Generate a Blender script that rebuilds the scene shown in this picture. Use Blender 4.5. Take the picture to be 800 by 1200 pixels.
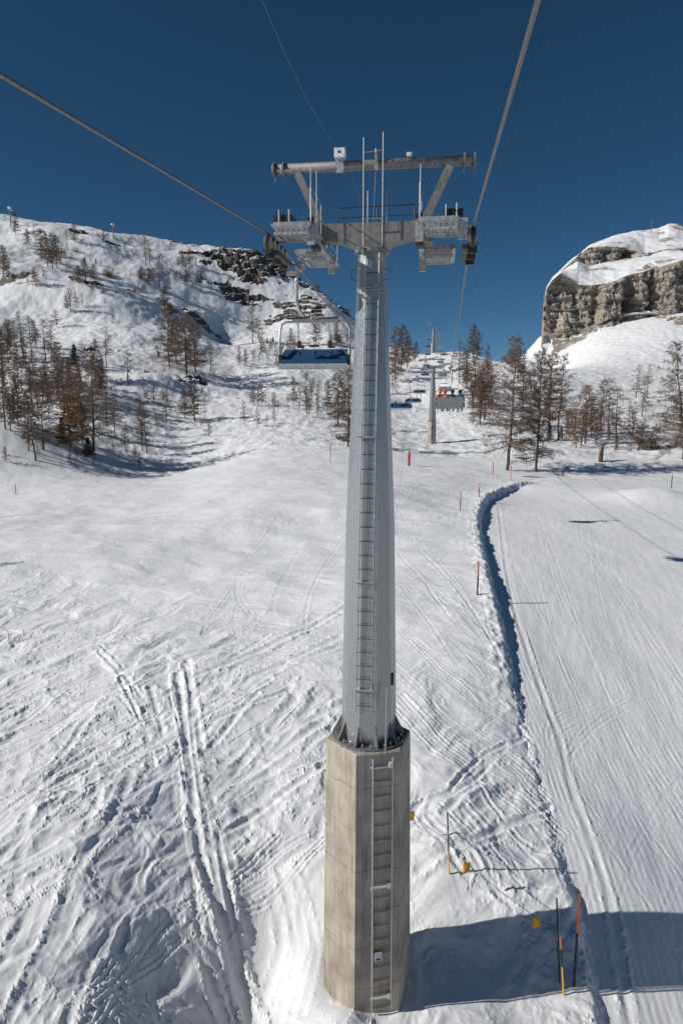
import bpy, math, random
import numpy as np
from mathutils import Vector, Matrix

for o in list(bpy.data.objects): bpy.data.objects.remove(o)
scene = bpy.context.scene
col = scene.collection
R = math.radians

# ------------------------------------------------------------------ camera, sky, sun, exposure
PITCH = math.atan(130/800)
cam_d = bpy.data.cameras.new('camera'); cam = bpy.data.objects.new('camera', cam_d); col.objects.link(cam)
cam_d.sensor_fit = 'VERTICAL'; cam_d.sensor_height = 36; cam_d.lens = 24
cam_d.clip_start = 0.1; cam_d.clip_end = 9000
cam.location = (0, 0, 0); cam.rotation_euler = (R(90)-PITCH, 0, 0)
scene.camera = cam

SUN_EL, SUN_A = R(31), R(-11)    # the sun stands left of the view
sdir = Vector((-math.cos(SUN_A)*math.cos(SUN_EL), math.sin(SUN_A)*math.cos(SUN_EL), math.sin(SUN_EL)))
world = bpy.data.worlds.new('World'); scene.world = world; world.use_nodes = True
wn = world.node_tree; wn.nodes.clear()
sky = wn.nodes.new('ShaderNodeTexSky'); sky.sky_type = 'NISHITA'; sky.sun_disc = False
sky.sun_elevation = SUN_EL; sky.sun_rotation = math.atan2(sdir.x, sdir.y)
sky.altitude = 2600; sky.air_density = 0.55; sky.dust_density = 0.05; sky.ozone_density = 3.0
hs = wn.nodes.new('ShaderNodeHueSaturation'); hs.inputs['Saturation'].default_value = 1.15
hs.inputs['Hue'].default_value = 0.487
bg = wn.nodes.new('ShaderNodeBackground'); bg.inputs['Strength'].default_value = 0.051
wo = wn.nodes.new('ShaderNodeOutputWorld')
wn.links.new(sky.outputs[0], hs.inputs['Color']); wn.links.new(hs.outputs[0], bg.inputs[0]); wn.links.new(bg.outputs[0], wo.inputs[0])
sun_d = bpy.data.lights.new('sun', 'SUN'); sun = bpy.data.objects.new('sun', sun_d); col.objects.link(sun)
sun_d.energy = 3.7; sun_d.angle = R(0.5); sun_d.color = (1.0, 0.95, 0.89)
sun.rotation_euler = sdir.to_track_quat('Z', 'Y').to_euler()
vs = scene.view_settings; vs.view_transform = 'Standard'; vs.look = 'None'; vs.gamma = 1; vs.exposure = 0.14
vs.use_curve_mapping = False

# ------------------------------------------------------------------ pixel <-> world (photograph is 800 x 1200)
CP, SP = math.cos(PITCH), math.sin(PITCH)
def ratio(px, py):
    u = (px-400)/800; v = (600-py)/800
    d = CP+v*SP
    return u/d, (v*CP-SP)/d             # x/Y, z/Y
def pt(px, py, Y):
    a, b = ratio(px, py); return (a*Y, Y, b*Y)

# ------------------------------------------------------------------ numpy noise
def gnoise(x, y, seed=0):
    x = np.asarray(x, np.float32)+np.float32(seed*17.13); y = np.asarray(y, np.float32)+np.float32(seed*9.71)
    xi = np.floor(x); yi = np.floor(y); fx = x-xi; fy = y-yi
    xi = xi.astype(np.int64); yi = yi.astype(np.int64)
    def g(ix, iy, dx, dy):
        h = (ix*374761393+iy*668265263+seed*1013904223) & 0xffffffff
        h = ((h ^ (h >> 13))*1274126177) & 0xffffffff
        a = ((h ^ (h >> 16)) & 0xffff).astype(np.float32)*np.float32(2*math.pi/65536)
        return np.cos(a)*dx+np.sin(a)*dy
    ux = fx*fx*fx*(fx*(fx*6-15)+10); uy = fy*fy*fy*(fy*(fy*6-15)+10)
    n00 = g(xi, yi, fx, fy); n10 = g(xi+1, yi, fx-1, fy); n01 = g(xi, yi+1, fx, fy-1); n11 = g(xi+1, yi+1, fx-1, fy-1)
    a = n00+(n10-n00)*ux; b = n01+(n11-n01)*ux
    return (a+(b-a)*uy)*1.5
def fbm(x, y, octv=4, seed=0, gain=.5):
    s = 0; a = 1; f = 1
    for i in range(octv):
        s = s+a*gnoise(x*f, y*f, seed+i*7); a *= gain; f *= 2.03
    return s
def sstep(a, b, x):
    t = np.clip((x-a)/(b-a), 0, 1); return t*t*(3-2*t)

# ------------------------------------------------------------------ terrain: control points (photo column -> row, metres away)
COLS = {
 -160: [(1200,13.2),(1000,18.8),(850,27.5),(700,45),(620,68),(585,90),(560,108),(500,140),(450,170),(400,210),(340,280),(300,360),(258,480)],
 0: [(1200,13.3),(1000,19),(850,27.3),(700,44),(620,66),(585,88),(560,104),(500,135),(450,165),(400,205),(340,275),(300,350),(255,470)],
 100: [(1200,13.6),(1000,18.9),(850,27),(700,43),(620,66),(575,90),(545,110),(500,135),(450,165),(400,210),(340,280),(300,365),(268,480)],
 200: [(1200,14.6),(1000,19.8),(850,26.6),(700,42),(620,64),(570,90),(545,112),(510,140),(470,170),(420,220),(360,295),(310,400),(284,485)],
 300: [(1200,15.3),(1000,20.4),(850,26.8),(700,41),(620,60),(560,86),(520,123),(480,165),(440,220),(400,290),(340,400),(297,480)],
 400: [(1200,15.3),(1000,20.5),(850,26.8),(700,40),(620,58),(560,85),(520,123),(480,172),(440,235),(400,320),(362,430)],
 460: [(1200,15.2),(1000,20.4),(850,26.6),(700,39.5),(620,57),(560,85),(520,130),(480,185),(440,255),(408,315)],
 505: [(1200,15.2),(1000,20.4),(850,26.5),(700,39.5),(620,57),(560,85),(520,138),(480,192),(450,240),(417,300)],
 550: [(1200,15.3),(1000,20.6),(850,26.8),(700,39.5),(620,57),(575,78),(540,110),(500,155),(460,210),(415,300)],
 610: [(1200,15.6),(1000,20.9),(850,27.3),(700,40),(620,57),(570,82),(540,113),(500,160),(460,220),(428,300)],
 634: [(430,440),(397,452)],
 700: [(1200,15.7),(1000,21.2),(850,28),(700,41),(620,58),(565,88),(540,117),(505,165),(470,225),(430,330),(384,448)],
 800: [(1200,16.1),(1000,21.7),(850,28.6),(700,42),(620,60),(570,87),(535,120),(500,170),(460,250),(420,340),(366,450)],
 960: [(1200,16.5),(1000,22),(850,29),(700,43),(620,61),(570,88),(535,122),(500,172),(460,255),(420,345),(360,450)],
}
C_u, C_w, C_t = [], [], []
for px, lst in COLS.items():
    for py, Y in lst:
        a, b = ratio(px, py); C_u.append(a); C_w.append(math.log(Y)); C_t.append((b*Y+14)/Y)
    a, b = ratio(px, lst[-1][0]); Y = lst[-1][1]
    for k, dz in ((1.18, .93), (1.75, .35)):
        C_u.append(a); C_w.append(math.log(Y*k)); C_t.append((b*Y*dz+14)/(Y*k))
    if len(lst) < 5: continue
    a, b = ratio(px, 1200)
    C_u.append(a); C_w.append(math.log(8)); C_t.append((-13.2+14)/8)
C_u = np.array(C_u); C_w = np.array(C_w)*0.55; C_t = np.array(C_t)
def kern(d2): return d2*np.log(d2+1e-9)
N = len(C_u)
K = kern((C_u[:, None]-C_u[None])**2+(C_w[:, None]-C_w[None])**2)+np.eye(N)*2e-4
P = np.stack([np.ones(N), C_u, C_w], 1)
A = np.zeros((N+3, N+3)); A[:N, :N] = K; A[:N, N:] = P; A[N:, :N] = P.T
W = np.linalg.solve(A, np.concatenate([C_t, np.zeros(3)]))
def base_h(x, y):
    x = np.asarray(x, float); y = np.maximum(np.asarray(y, float), 4)
    sh = x.shape; u = (x/y).ravel(); w = np.log(y).ravel()*0.55; out = np.empty(u.size)
    for i in range(0, u.size, 40000):
        uu = u[i:i+40000, None].astype(np.float32); ww = w[i:i+40000, None].astype(np.float32)
        d2 = (uu-C_u[None].astype(np.float32))**2+(ww-C_w[None].astype(np.float32))**2
        out[i:i+40000] = (d2*np.log(d2+1e-9)) @ W[:N].astype(np.float32)+W[N]+W[N+1]*u[i:i+40000]+W[N+2]*w[i:i+40000]
    return out.reshape(sh)*y-14
YS = np.exp(np.linspace(math.log(9), math.log(600), 900))
def ground_at(px, py, h=base_h):
    a, b = ratio(px, py)
    z = h(a*YS, YS); d = z/YS-b
    i = int(np.argmax(d >= 0)) if (d >= 0).any() else int(np.argmax(d))
    if i == 0: i = 1
    d0, d1 = d[i-1], d[i]
    f = 1 if d1 == d0 else min(1, max(0, -d0/(d1-d0)))
    Y = YS[i-1]+(YS[i]-YS[i-1])*f
    return Vector((a*Y, Y, b*Y))

# bank between the off-piste snow (left) and the lower groomed run (right)
BANK = [(1200,548,0),(850,554,0),(700,558,0),(640,563,0),(612,566,.4),(600,568,.6),(585,574,.72),(571,582,.72),(562,594,.66),(559,612,.6),(563,640,.52),(571,680,.46),(581,720,.46),
        (590,760,.42),(597,800,.34),(604,830,.26),(615,880,.2),(630,940,.18),(645,1000,.13),(660,1060,.14),(673,1110,.15),(692,1200,.15),(712,1320,.15)]
BW = [(ground_at(a, b).x, ground_at(a, b).y, h) for a, b, h in BANK[:-1]]+[(pt(712,1320,13)[0], 13, .2)]
def bank(x, y):
    bd = np.full(x.shape, 1e9); sd = np.zeros(x.shape); hh = np.zeros(x.shape); ws = np.full(x.shape, 1e-12)
    for (x0, y0, h0), (x1, y1, h1) in zip(BW[:-1], BW[1:]):
        dx, dy = x1-x0, y1-y0; L2 = dx*dx+dy*dy
        t = np.clip(((x-x0)*dx+(y-y0)*dy)/L2, 0, 1)
        qx, qy = x-(x0+t*dx), y-(y0+t*dy); d = np.hypot(qx, qy)
        s = -np.sign(dx*(y-y0)-dy*(x-x0)); m = d < bd
        bd = np.where(m, d, bd); sd = np.where(m, -s*d, sd)
        w = math.sqrt(L2)/(d*d+.15)**2; hh = hh+w*(h0+t*(h1-h0)); ws = ws+w
    return sd, hh/ws
# sign so that the run is positive
_t = ground_at(680, 700); _s, _ = bank(np.array([_t.x]), np.array([_t.y])); BSIGN = 1 if _s[0] > 0 else -1

# ski tracks stamped as real grooves into a height raster
RX0, RX1, RY0, RY1, RES = -27, 32, 10.5, 85, 0.05
NXr = int((RX1-RX0)/RES); NYr = int((RY1-RY0)/RES)
G = np.zeros((NYr, NXr), np.float32); Bm = np.zeros((NYr, NXr), np.float32)
rng = random.Random(5)
def stamp(pts, w, dep, berm=.5):
    r = int(w*3.2/RES)+1
    for k, (x, y) in enumerate(pts):
        ix = int((x-RX0)/RES); iy = int((y-RY0)/RES)
        if ix < r+1 or iy < r+1 or ix > NXr-r-2 or iy > NYr-r-2: continue
        jj = np.arange(-r, r+1)
        dx = (RX0+(ix+jj)*RES-x)[None, :]; dy = (RY0+(iy+jj)*RES-y)[:, None]
        d = np.sqrt(dx*dx+dy*dy)
        g = dep*np.exp(-(d/w)**2.6).astype(np.float32)
        bb = dep*berm*np.exp(-((d-1.75*w)/(.55*w))**2).astype(np.float32)
        s = G[iy-r:iy+r+1, ix-r:ix+r+1]; np.maximum(s, g, out=s)
        s = Bm[iy-r:iy+r+1, ix-r:ix+r+1]; np.maximum(s, bb, out=s)
def cat(P, step=.09):
    P = [np.array(p) for p in P]; P = [2*P[0]-P[1]]+P+[2*P[-1]-P[-2]]; out = []
    for i in range(1, len(P)-2):
        n = max(2, int(np.linalg.norm(P[i+1]-P[i])/step))
        for k in range(n):
            t = k/n; a, b, c, d = P[i-1], P[i], P[i+1], P[i+2]
            out.append(.5*((2*b)+(c-a)*t+(2*a-5*b+4*c-d)*t*t+(-a+3*b-3*c+d)*t**3))
    return out
def family(guide, n, sx, sy, w, dep, wob=6, cut=True, pair=False, berm=.5):
    for _ in range(n):
        ox, oy = rng.uniform(-sx, sx), rng.uniform(-sy, sy)
        g = [(a+ox+rng.uniform(-wob, wob), b+oy+rng.uniform(-wob, wob)) for a, b in guide]
        if cut and len(g) > 3:
            i0 = rng.randrange(0, len(g)-2); i1 = rng.randrange(i0+2, len(g)+1); g = g[i0:i1]
        wp = []
        for a, b in g:
            p = ground_at(a, b); wp.append((p.x, p.y))
        c = cat(wp); k = rng.uniform(.55, 1.25); ww = w*rng.uniform(.7, 1.35)
        stamp(c, ww, dep*k, berm)
        if pair:
            c2 = []
            for i in range(len(c)):
                t = c[min(i+1, len(c)-1)]-c[max(i-1, 0)]; t = t/(np.linalg.norm(t)+1e-6)
                c2.append(c[i]+np.array((-t[1], t[0]))*w*3.1)
            stamp(c2, ww, dep*k, berm)
family([(400,765),(310,805),(225,850),(120,915),(0,1000),(-80,1060)], 22, 25, 75, .17, .11, 18)
family([(400,745),(310,790),(225,840),(120,900),(0,960),(-80,1000)], 18, 25, 140, .05, .08, 20, True, True, .7)
family([(390,900),(300,940),(215,1000),(120,1090),(50,1200)], 16, 60, 110, .05, .09, 22, True, True, .7)
family([(372,890),(290,925),(205,985),(120,1080),(50,1200)], 13, 30, 60, .19, .12, 18)
family([(214,775),(224,870),(236,960),(262,1080),(300,1215)], 7, 16, 60, .13, .17, 9, True)
family([(240,1120),(180,1040),(150,960),(190,890),(212,850)], 4, 20, 30, .15, .1, 12)
family([(212,800),(226,900),(240,1000),(268,1100),(300,1200)], 2, 6, 10, .17, .2, 4, False)
family([(-40,905),(40,870),(120,830),(220,800),(330,780)], 20, 30, 50, .15, .09, 12)
family([(100,1200),(140,1080),(200,980),(260,900),(330,840)], 10, 45, 30, .18, .12, 16)
family([(0,1180),(60,1060),(90,980),(110,920)], 8, 80, 60, .17, .11, 16)
family([(150,790),(180,820),(195,870),(170,940)], 10, 40, 30, .12, .13, 6)
family([(60,760),(200,745),(320,735),(400,745)], 26, 60, 28, .09, .07, 5)
family([(462,818),(520,880),(590,930),(645,990)], 5, 8, 6, .07, .09, 2, False, True)
family([(470,800),(530,860),(585,900),(640,960)], 10, 25, 40, .06, .05, 2, True, True)
family([(478,965),(530,945),(575,900),(600,880)], 6, 10, 20, .12, .13, 5)
family([(478,1035),(540,1012),(600,975),(640,960)], 5, 10, 20, .13, .13, 5)
family([(500,900),(540,960),(590,1030),(640,1060)], 14, 50, 40, .08, .07, 6)
family([(465,720),(520,770),(570,810),(600,835)], 14, 20, 60, .06, .05, 4, True, True)
family([(480,640),(520,690),(560,740),(590,790)], 12, 30, 60, .07, .05, 5)
family([(420,560),(350,600),(290,650),(260,710),(280,760)], 12, 110, 40, .10, .025, 14)
family([(-40,650),(100,640),(250,625),(400,590)], 34, 90, 60, .12, .05, 9)
family([(-40,760),(60,720),(170,690),(300,680)], 26, 60, 60, .09, .05, 6)
family([(330,1010),(345,1060),(350,1110),(330,1180)], 8, 25, 20, .13, .07, 4)
# groomed run: machine edges and carved turns
family([(585,590),(590,640),(603,700),(620,760),(640,820),(655,860),(668,920),(690,990),(715,1080),(740,1210)], 2, 2, 0, .1, .10, 1, False)
family([(600,578),(586,610),(594,650),(606,700),(640,800)], 3, 3, 3, .06, .03, 1, False)
family([(690,825),(650,840),(636,865),(648,920),(680,1000),(700,1060)], 3, 10, 8, .07, .04, 4, False, True)
family([(750,815),(705,840),(680,880),(690,960),(720,1060)], 2, 20, 14, .07, .04, 5, False, True)
family([(660,720),(640,745),(650,790),(690,860),(760,960)], 3, 8, 8, .05, .02, 2, False, True)
family([(690,600),(690,630),(730,690),(790,780),(860,880)], 4, 10, 6, .07, .03, 2, False)
family([(640,600),(660,700),(720,840),(790,960),(860,1080)], 26, 90, 50, .06, .03, 9)
family([(820,900),(760,960),(720,1040),(700,1130)], 8, 60, 40, .06, .018, 4)
family([(590,880),(620,960),(650,1020),(700,1150)], 4, 5, 5, .06, .03, 2, False)
# lines of crumbs and chunks thrown up beside the tracks
chunk = np.zeros_like(G)
nr = np.random.RandomState(3)
def ground_px(xs, ys): return None
TRK = (Bm-G)
del chunk
def raster(x, y):
    fx = np.clip((x-RX0)/RES, 0, NXr-1.01); fy = np.clip((y-RY0)/RES, 0, NYr-1.01)
    ix = fx.astype(int); iy = fy.astype(int); fx = fx-ix; fy = fy-iy
    v = (TRK[iy, ix]*(1-fx)+TRK[iy, ix+1]*fx)*(1-fy)+(TRK[iy+1, ix]*(1-fx)+TRK[iy+1, ix+1]*fx)*fy
    edge = np.minimum(np.minimum(x-RX0, RX1-x), np.minimum(y-RY0, RY1-y))
    return v*sstep(0, 3, edge)

TX, TY = 0.70, 16.4                       # tower foot
def gauss(x, y, cx, cy, rx, ry=None, pw=2):
    ry = ry or rx
    return np.exp(-((np.abs(x-cx)/rx)**pw+(np.abs(y-cy)/ry)**pw))
# mounds and hollows: (photo column, row, radius x, radius y, height)
MOUNDS = []
for px, py, rx, ry, h in [(190,462,13,9,5),(-45,552,17,13,6),(15,546,14,10,2.0),(120,548,16,9,-1.6),(215,536,12,10,-1.2),(232,468,7,7,-2.5),(650,535,9,5,1.6),(700,548,14,5,1.4),(60,520,12,8,1.5),  # mound past the left edge is added to shade the gully beside it
                          (770,585,5,4,1.3),(330,600,14,9,.7),(300,640,9,7,-.5),(150,640,16,9,.8),(440,580,10,6,.5),
                          (30,350,30,22,-6),(75,335,26,16,5),(190,345,16,32,7),(245,352,34,62,-15),(320,350,30,50,-6),(112,306,26,26,-9),(60,372,26,22,-7),(90,280,25,12,4),
                          (120,480,12,9,1.6),(40,470,12,9,-1.8),(260,440,14,14,-2.5),(330,440,12,10,1.6)]:
    p = ground_at(px, py); MOUNDS.append((p.x, p.y, rx, ry, h))
# rock outcrops: (column, row, half width px, half height px, slant m/m, terrace step m)
ROCKS = []
for px, py, hw, hh, sl, st in [(285,302,44,10,-.1,6.5),(325,309,32,9,-.4,6.5),(250,298,26,6,0,5),(275,326,28,6,-.2,4.5),(240,350,26,4.5,-.9,3.5),(20,330,24,5,0,4),(50,322,14,3,0,3.5),
                               (132,286,12,3.5,0,3),(88,276,12,4,0,4),(202,352,6,6,0,4),(100,334,16,3,0,3),(140,332,16,3,0,3),
                               (166,446,11,7,0,3.5),(225,446,20,10,0,4),(390,345,24,12,-.8,4),(365,330,20,12,-.8,4),(352,350,30,10,0,3),
                               (675,392,26,8,.2,5),(690,384,14,5,.2,5),(800,375,14,8,0,5),(518,419,8,2.2,0,2),(100,402,12,3,0,2),(135,403,16,3,0,2),(215,285,12,3,0,4)]:
    p = ground_at(px, py); q0 = ground_at(px, min(py+hh, 600)); q1 = ground_at(px, py-hh)
    ROCKS.append((p.x, p.y, hw*p.y/800, max(4, (q1.y-q0.y)/2), sl, st))

FOOT = 0.0
def chop_b(y): return 1-sstep(35, 50, y)
def terrain(x, y, full=True):
    x = np.asarray(x, float); y = np.asarray(y, float)
    z = base_h(x, y)
    sd, bh = bank(x, y); sd = sd*BSIGN
    near = 1-sstep(60, 110, y)
    jag = gnoise(x*1.6, y*.9, 31)*.26+fbm(x*3, y*2.2, 3, 32, .7)*.2
    run = sstep(-.05, .5, sd+jag*.55)
    z = z-bh*run*(1-sstep(3, 26, sd))
    crest = np.exp(-((sd+.35)/.45)**2)*np.clip(bh, 0, 1)
    z = z+crest*(.05+.10*gnoise(x*1.6, y*1.2, 33)+.30*np.clip(gnoise(x*2.4, y*2.2, 34), 0, 1))
    onrun = sstep(0, 1, sd/(.5+4*sstep(58, 82, y)))*(1-sstep(75, 95, y))*(x > -2)
    off = 1-onrun
    for cx, cy, rx, ry, h in MOUNDS: z = z+h*gauss(x, y, cx, cy, rx, ry)
    # wind-scoured bowl beside the foot, snow heaped in front and behind
    z = z-.34*gauss(x, y, TX-2.7, TY+.4, 1.8, 2.6, 2)-.15*gauss(x, y, TX-4.5, TY+3, 4.5, 9, 2)
    z = z+.18*gauss(x, y, TX-4.4, TY+1.0, .8, 3.0)+.35*gauss(x, y, TX-1.0, TY-1.6, 1.4, .9)
    z = z+FOOT*gauss(x, y, TX, TY, 7, 5)-.2*gauss(x, y, TX+2.2, TY+.7, 1.6, 1.3)+.22*gauss(x, y, TX+3.0, TY-1.7, 2.0, .8)
    z = z+.25*gauss(x, y, TX+2.4, TY+3.4, 2.5, 1.0)
    z = z+.55*gauss(x, y, TX-1.6, TY+.2, .8, 1.1)+.25*gauss(x, y, TX-.6, TY-1.3, .9, .5)-.15*gauss(x, y, TX+.2, TY-1.3, .6, .4)
    z = z+.45*gauss(x, y, 7.5, 19.5, 6, 3.5)
    gul = gauss(x, y, -3.0, 17, 1.3, 6.5); z = z-.12*gul
    if not full: return z
    a_px = 400+800*x/np.maximum(y, 1)
    smooth_bowl = gauss(x, y, TX-2.2, TY+.4, 1.7, 2.3, 3)
    shade = np.clip(gauss(x, y, TX+3, TY+.3, 3.2, 1.8, 3)+smooth_bowl, 0, 1)
    chop = off*(1-sstep(24, 40, y+x*.7))*(1-.85*smooth_bowl)*(1-.45*shade)
    wx = x+.8*fbm(x*.35, y*.35, 2, 41); wy = y+.8*fbm(x*.35+9, y*.35, 2, 42)
    lump = fbm((wx*.62+wy*.55)*.42, (wy*.62-wx*.55)*.95, 4, 43, .42)
    ridg = 1-np.abs(fbm(wx*.9+wy*.5, wy*.75-wx*.5, 3, 45, .5))*2
    crumb = np.clip(fbm(x*2.6+y*.9, y*2.9-x*1.1, 4, 47, .7)*1.1-.28, 0, 1)*1.3
    patch = sstep(-.25, .35, fbm(x*.3, y*.3, 2, 49))
    z = z+chop*(lump*.13+ridg*.022+crumb*.04*patch)
    mid = off*sstep(20, 38, y+x*.5)*(1-sstep(110, 150, y))
    z = z+mid*(.12*fbm(x*.16, y*.2, 3, 51)+.045*fbm(wx*.35+wy*.15, wy*.8, 5, 52, .5)+.035*(.3+.7*sstep(2, 9, x))*np.clip(gnoise(x*2.4, y*2.0, 53)*1.4-.1, 0, 1)*patch)
    z = z+off*near*.22*fbm(x*.13, y*.13, 2, 55)*(1-shade)
    rm = raster(x, y); tn = fbm(x*.7+y*.3, y*.8-x*.4, 4, 91, .6)
    z = z+rm*(.62-.35*shade)*np.clip(.85+.5*tn, .25, 1.2)*(.75+.25*off)
    z = z+np.clip(rm, 0, .06)*.9*np.clip(fbm(x*3.1+y*1.7, y*3.3-x*1.2, 4, 92, .75)*1.1-.1, 0, 1)*chop_b(y)
    # piste corduroy and gentle waves
    z = z+onrun*(.05*fbm(x*.22, y*.08, 3, 56)+.010*fbm(x*2.0-y*.5, y*.5, 3, 57)+.003*np.sin((sd)*2*math.pi/.23+2*gnoise(x*.5,y*.3,58))*(1-sstep(24, 36, y)))
    far = sstep(95, 170, y)
    z = z+far*(fbm(x*.035, y*.030, 4, 61, .38)*2.4*sstep(110, 260, y)*(1-.75*sstep(.2, .45, x/y))+fbm(x*.12, y*.10, 3, 62, .5)*.12+.04*fbm(x*.5, y*.45, 3, 63))
    z = z+sstep(100, 125, y)*.25*fbm(x*.3, y*.3, 3, 64)
    return z
FOOT = ratio(427, 1182)[1]*15.5-float(terrain(np.array([.7]), np.array([15.5]), False)[0])
def terrain_rocky(x, y):
    z = terrain(x, y); mm = np.zeros_like(z)
    for cx, cy, rx, ry, sl, st in ROCKS:
        dy = y-cy-sl*(x-cx)
        sel = (np.abs(x-cx) < rx*2.2) & (np.abs(dy) < ry*2.2)
        if not sel.any(): continue
        xs, ys, zs = x[sel], y[sel], z[sel]
        m = np.exp(-((xs-cx)/rx)**2*.9-((dy[sel])/ry)**2*.9)
        m = sstep(.28, .62, m+.33*fbm(xs*.09, ys*.09, 4, 71))
        n = fbm(xs*.05, ys*.05, 4, 72)*st*.8+fbm(xs*.14, ys*.12, 4, 73, .6)*st*.3
        q = (zs+n)/st; fr = q-np.floor(q)
        t = st*(np.floor(q)+.25*fr+.75*sstep(.62, 1.0, fr))-(zs+n)
        z[sel] = zs+m*(t+st*.25+.35*np.abs(fbm(xs*.6, ys*.6, 3, 74)))
        mm[sel] = np.maximum(mm[sel], m)
    return z, mm
def hgt(x, y): return terrain(x, y)
def on_ground(px, py): return ground_at(px, py, terrain)
def z_at(x, y): return float(terrain_rocky(np.array([float(x)]), np.array([float(y)]))[0][0])

# ------------------------------------------------------------------ materials
def mat(name, color=(.5,.5,.5), rough=.7, metal=0.0):
    m = bpy.data.materials.new(name); m.use_nodes = True
    b = m.node_tree.nodes['Principled BSDF']
    b.inputs['Base Color'].default_value = (*color, 1); b.inputs['Roughness'].default_value = rough; b.inputs['Metallic'].default_value = metal
    return m, m.node_tree, b
def N_(nt, t, **kw):
    n = nt.nodes.new(t)
    for k, v in kw.items():
        if k in n.inputs.keys(): n.inputs[k].default_value = v
        else: setattr(n, k, v)
    return n
def ramp(nt, stops):
    r = nt.nodes.new('ShaderNodeValToRGB'); e = r.color_ramp.elements
    e[0].position, e[0].color = stops[0][0], (*stops[0][1], 1); e[1].position, e[1].color = stops[-1][0], (*stops[-1][1], 1)
    for p, c in stops[1:-1]:
        x = e.new(p); x.color = (*c, 1)
    return r
def mottled(name, c0, c1, scale=6, rough=.7, metal=0., bump=.1, stretch=(1,1,1), objvar=0.):
    m, nt, b = mat(name, c0, rough, metal); L = nt.links.new
    tc = N_(nt, 'ShaderNodeTexCoord'); mp = N_(nt, 'ShaderNodeMapping'); mp.inputs['Scale'].default_value = stretch
    L(tc.outputs['Object'], mp.inputs[0])
    n = N_(nt, 'ShaderNodeTexNoise', Scale=scale, Detail=6.0, Roughness=.62); L(mp.outputs[0], n.inputs['Vector'])
    r = ramp(nt, [(.32, c0), (.68, c1)]); L(n.outputs[0], r.inputs[0])
    out = r.outputs[0]
    if objvar:
        oi = N_(nt, 'ShaderNodeObjectInfo'); h = N_(nt, 'ShaderNodeHueSaturation')
        mr = N_(nt, 'ShaderNodeMapRange'); mr.inputs['To Min'].default_value = 1-objvar; mr.inputs['To Max'].default_value = 1+objvar
        L(oi.outputs['Random'], mr.inputs[0]); L(mr.outputs[0], h.inputs['Value']); L(out, h.inputs['Color']); out = h.outputs[0]
    L(out, b.inputs['Base Color'])
    if bump:
        bp = N_(nt, 'ShaderNodeBump', Strength=bump, Distance=.02); L(n.outputs[0], bp.inputs['Height']); L(bp.outputs[0], b.inputs['Normal'])
    return m
def rock_color(nt, L, coord):
    mp = N_(nt, 'ShaderNodeMapping'); mp.inputs['Scale'].default_value = (1, 1, 1); L(coord, mp.inputs[0])
    n1 = N_(nt, 'ShaderNodeTexNoise', Scale=.06, Detail=9.0, Roughness=.65); L(mp.outputs[0], n1.inputs['Vector'])
    r1 = ramp(nt, [(.30, (.22, .195, .17)), (.45, (.35, .305, .26)), (.6, (.48, .40, .31)), (.75, (.33, .285, .24))]); L(n1.outputs[0], r1.inputs[0])
    mp2 = N_(nt, 'ShaderNodeMapping'); mp2.inputs['Scale'].default_value = (.16, .16, .22); L(coord, mp2.inputs[0])
    n2 = N_(nt, 'ShaderNodeTexNoise', Scale=1.0, Detail=8.0, Roughness=.7); L(mp2.outputs[0], n2.inputs['Vector'])
    r2 = ramp(nt, [(.38, (.5, .49, .49)), (.6, (1, 1, 1))]); L(n2.outputs[0], r2.inputs[0])
    mx = N_(nt, 'ShaderNodeMixRGB', blend_type='MULTIPLY'); mx.inputs[0].default_value = .75
    L(r1.outputs[0], mx.inputs[1]); L(r2.outputs[0], mx.inputs[2])
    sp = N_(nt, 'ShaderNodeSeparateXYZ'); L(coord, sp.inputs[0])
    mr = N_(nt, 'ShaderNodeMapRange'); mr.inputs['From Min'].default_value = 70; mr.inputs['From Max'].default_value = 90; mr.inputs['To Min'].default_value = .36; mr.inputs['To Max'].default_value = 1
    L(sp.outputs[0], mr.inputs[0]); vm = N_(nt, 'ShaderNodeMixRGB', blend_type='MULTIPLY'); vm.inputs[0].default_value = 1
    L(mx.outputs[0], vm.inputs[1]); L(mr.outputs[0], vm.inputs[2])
    n3 = N_(nt, 'ShaderNodeTexNoise', Scale=.45, Detail=9.0, Roughness=.75); L(coord, n3.inputs['Vector'])
    av = N_(nt, 'ShaderNodeMath', operation='ADD'); L(n2.outputs[0], av.inputs[0]); L(n3.outputs[0], av.inputs[1])
    return vm.outputs[0], av.outputs[0]
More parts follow.
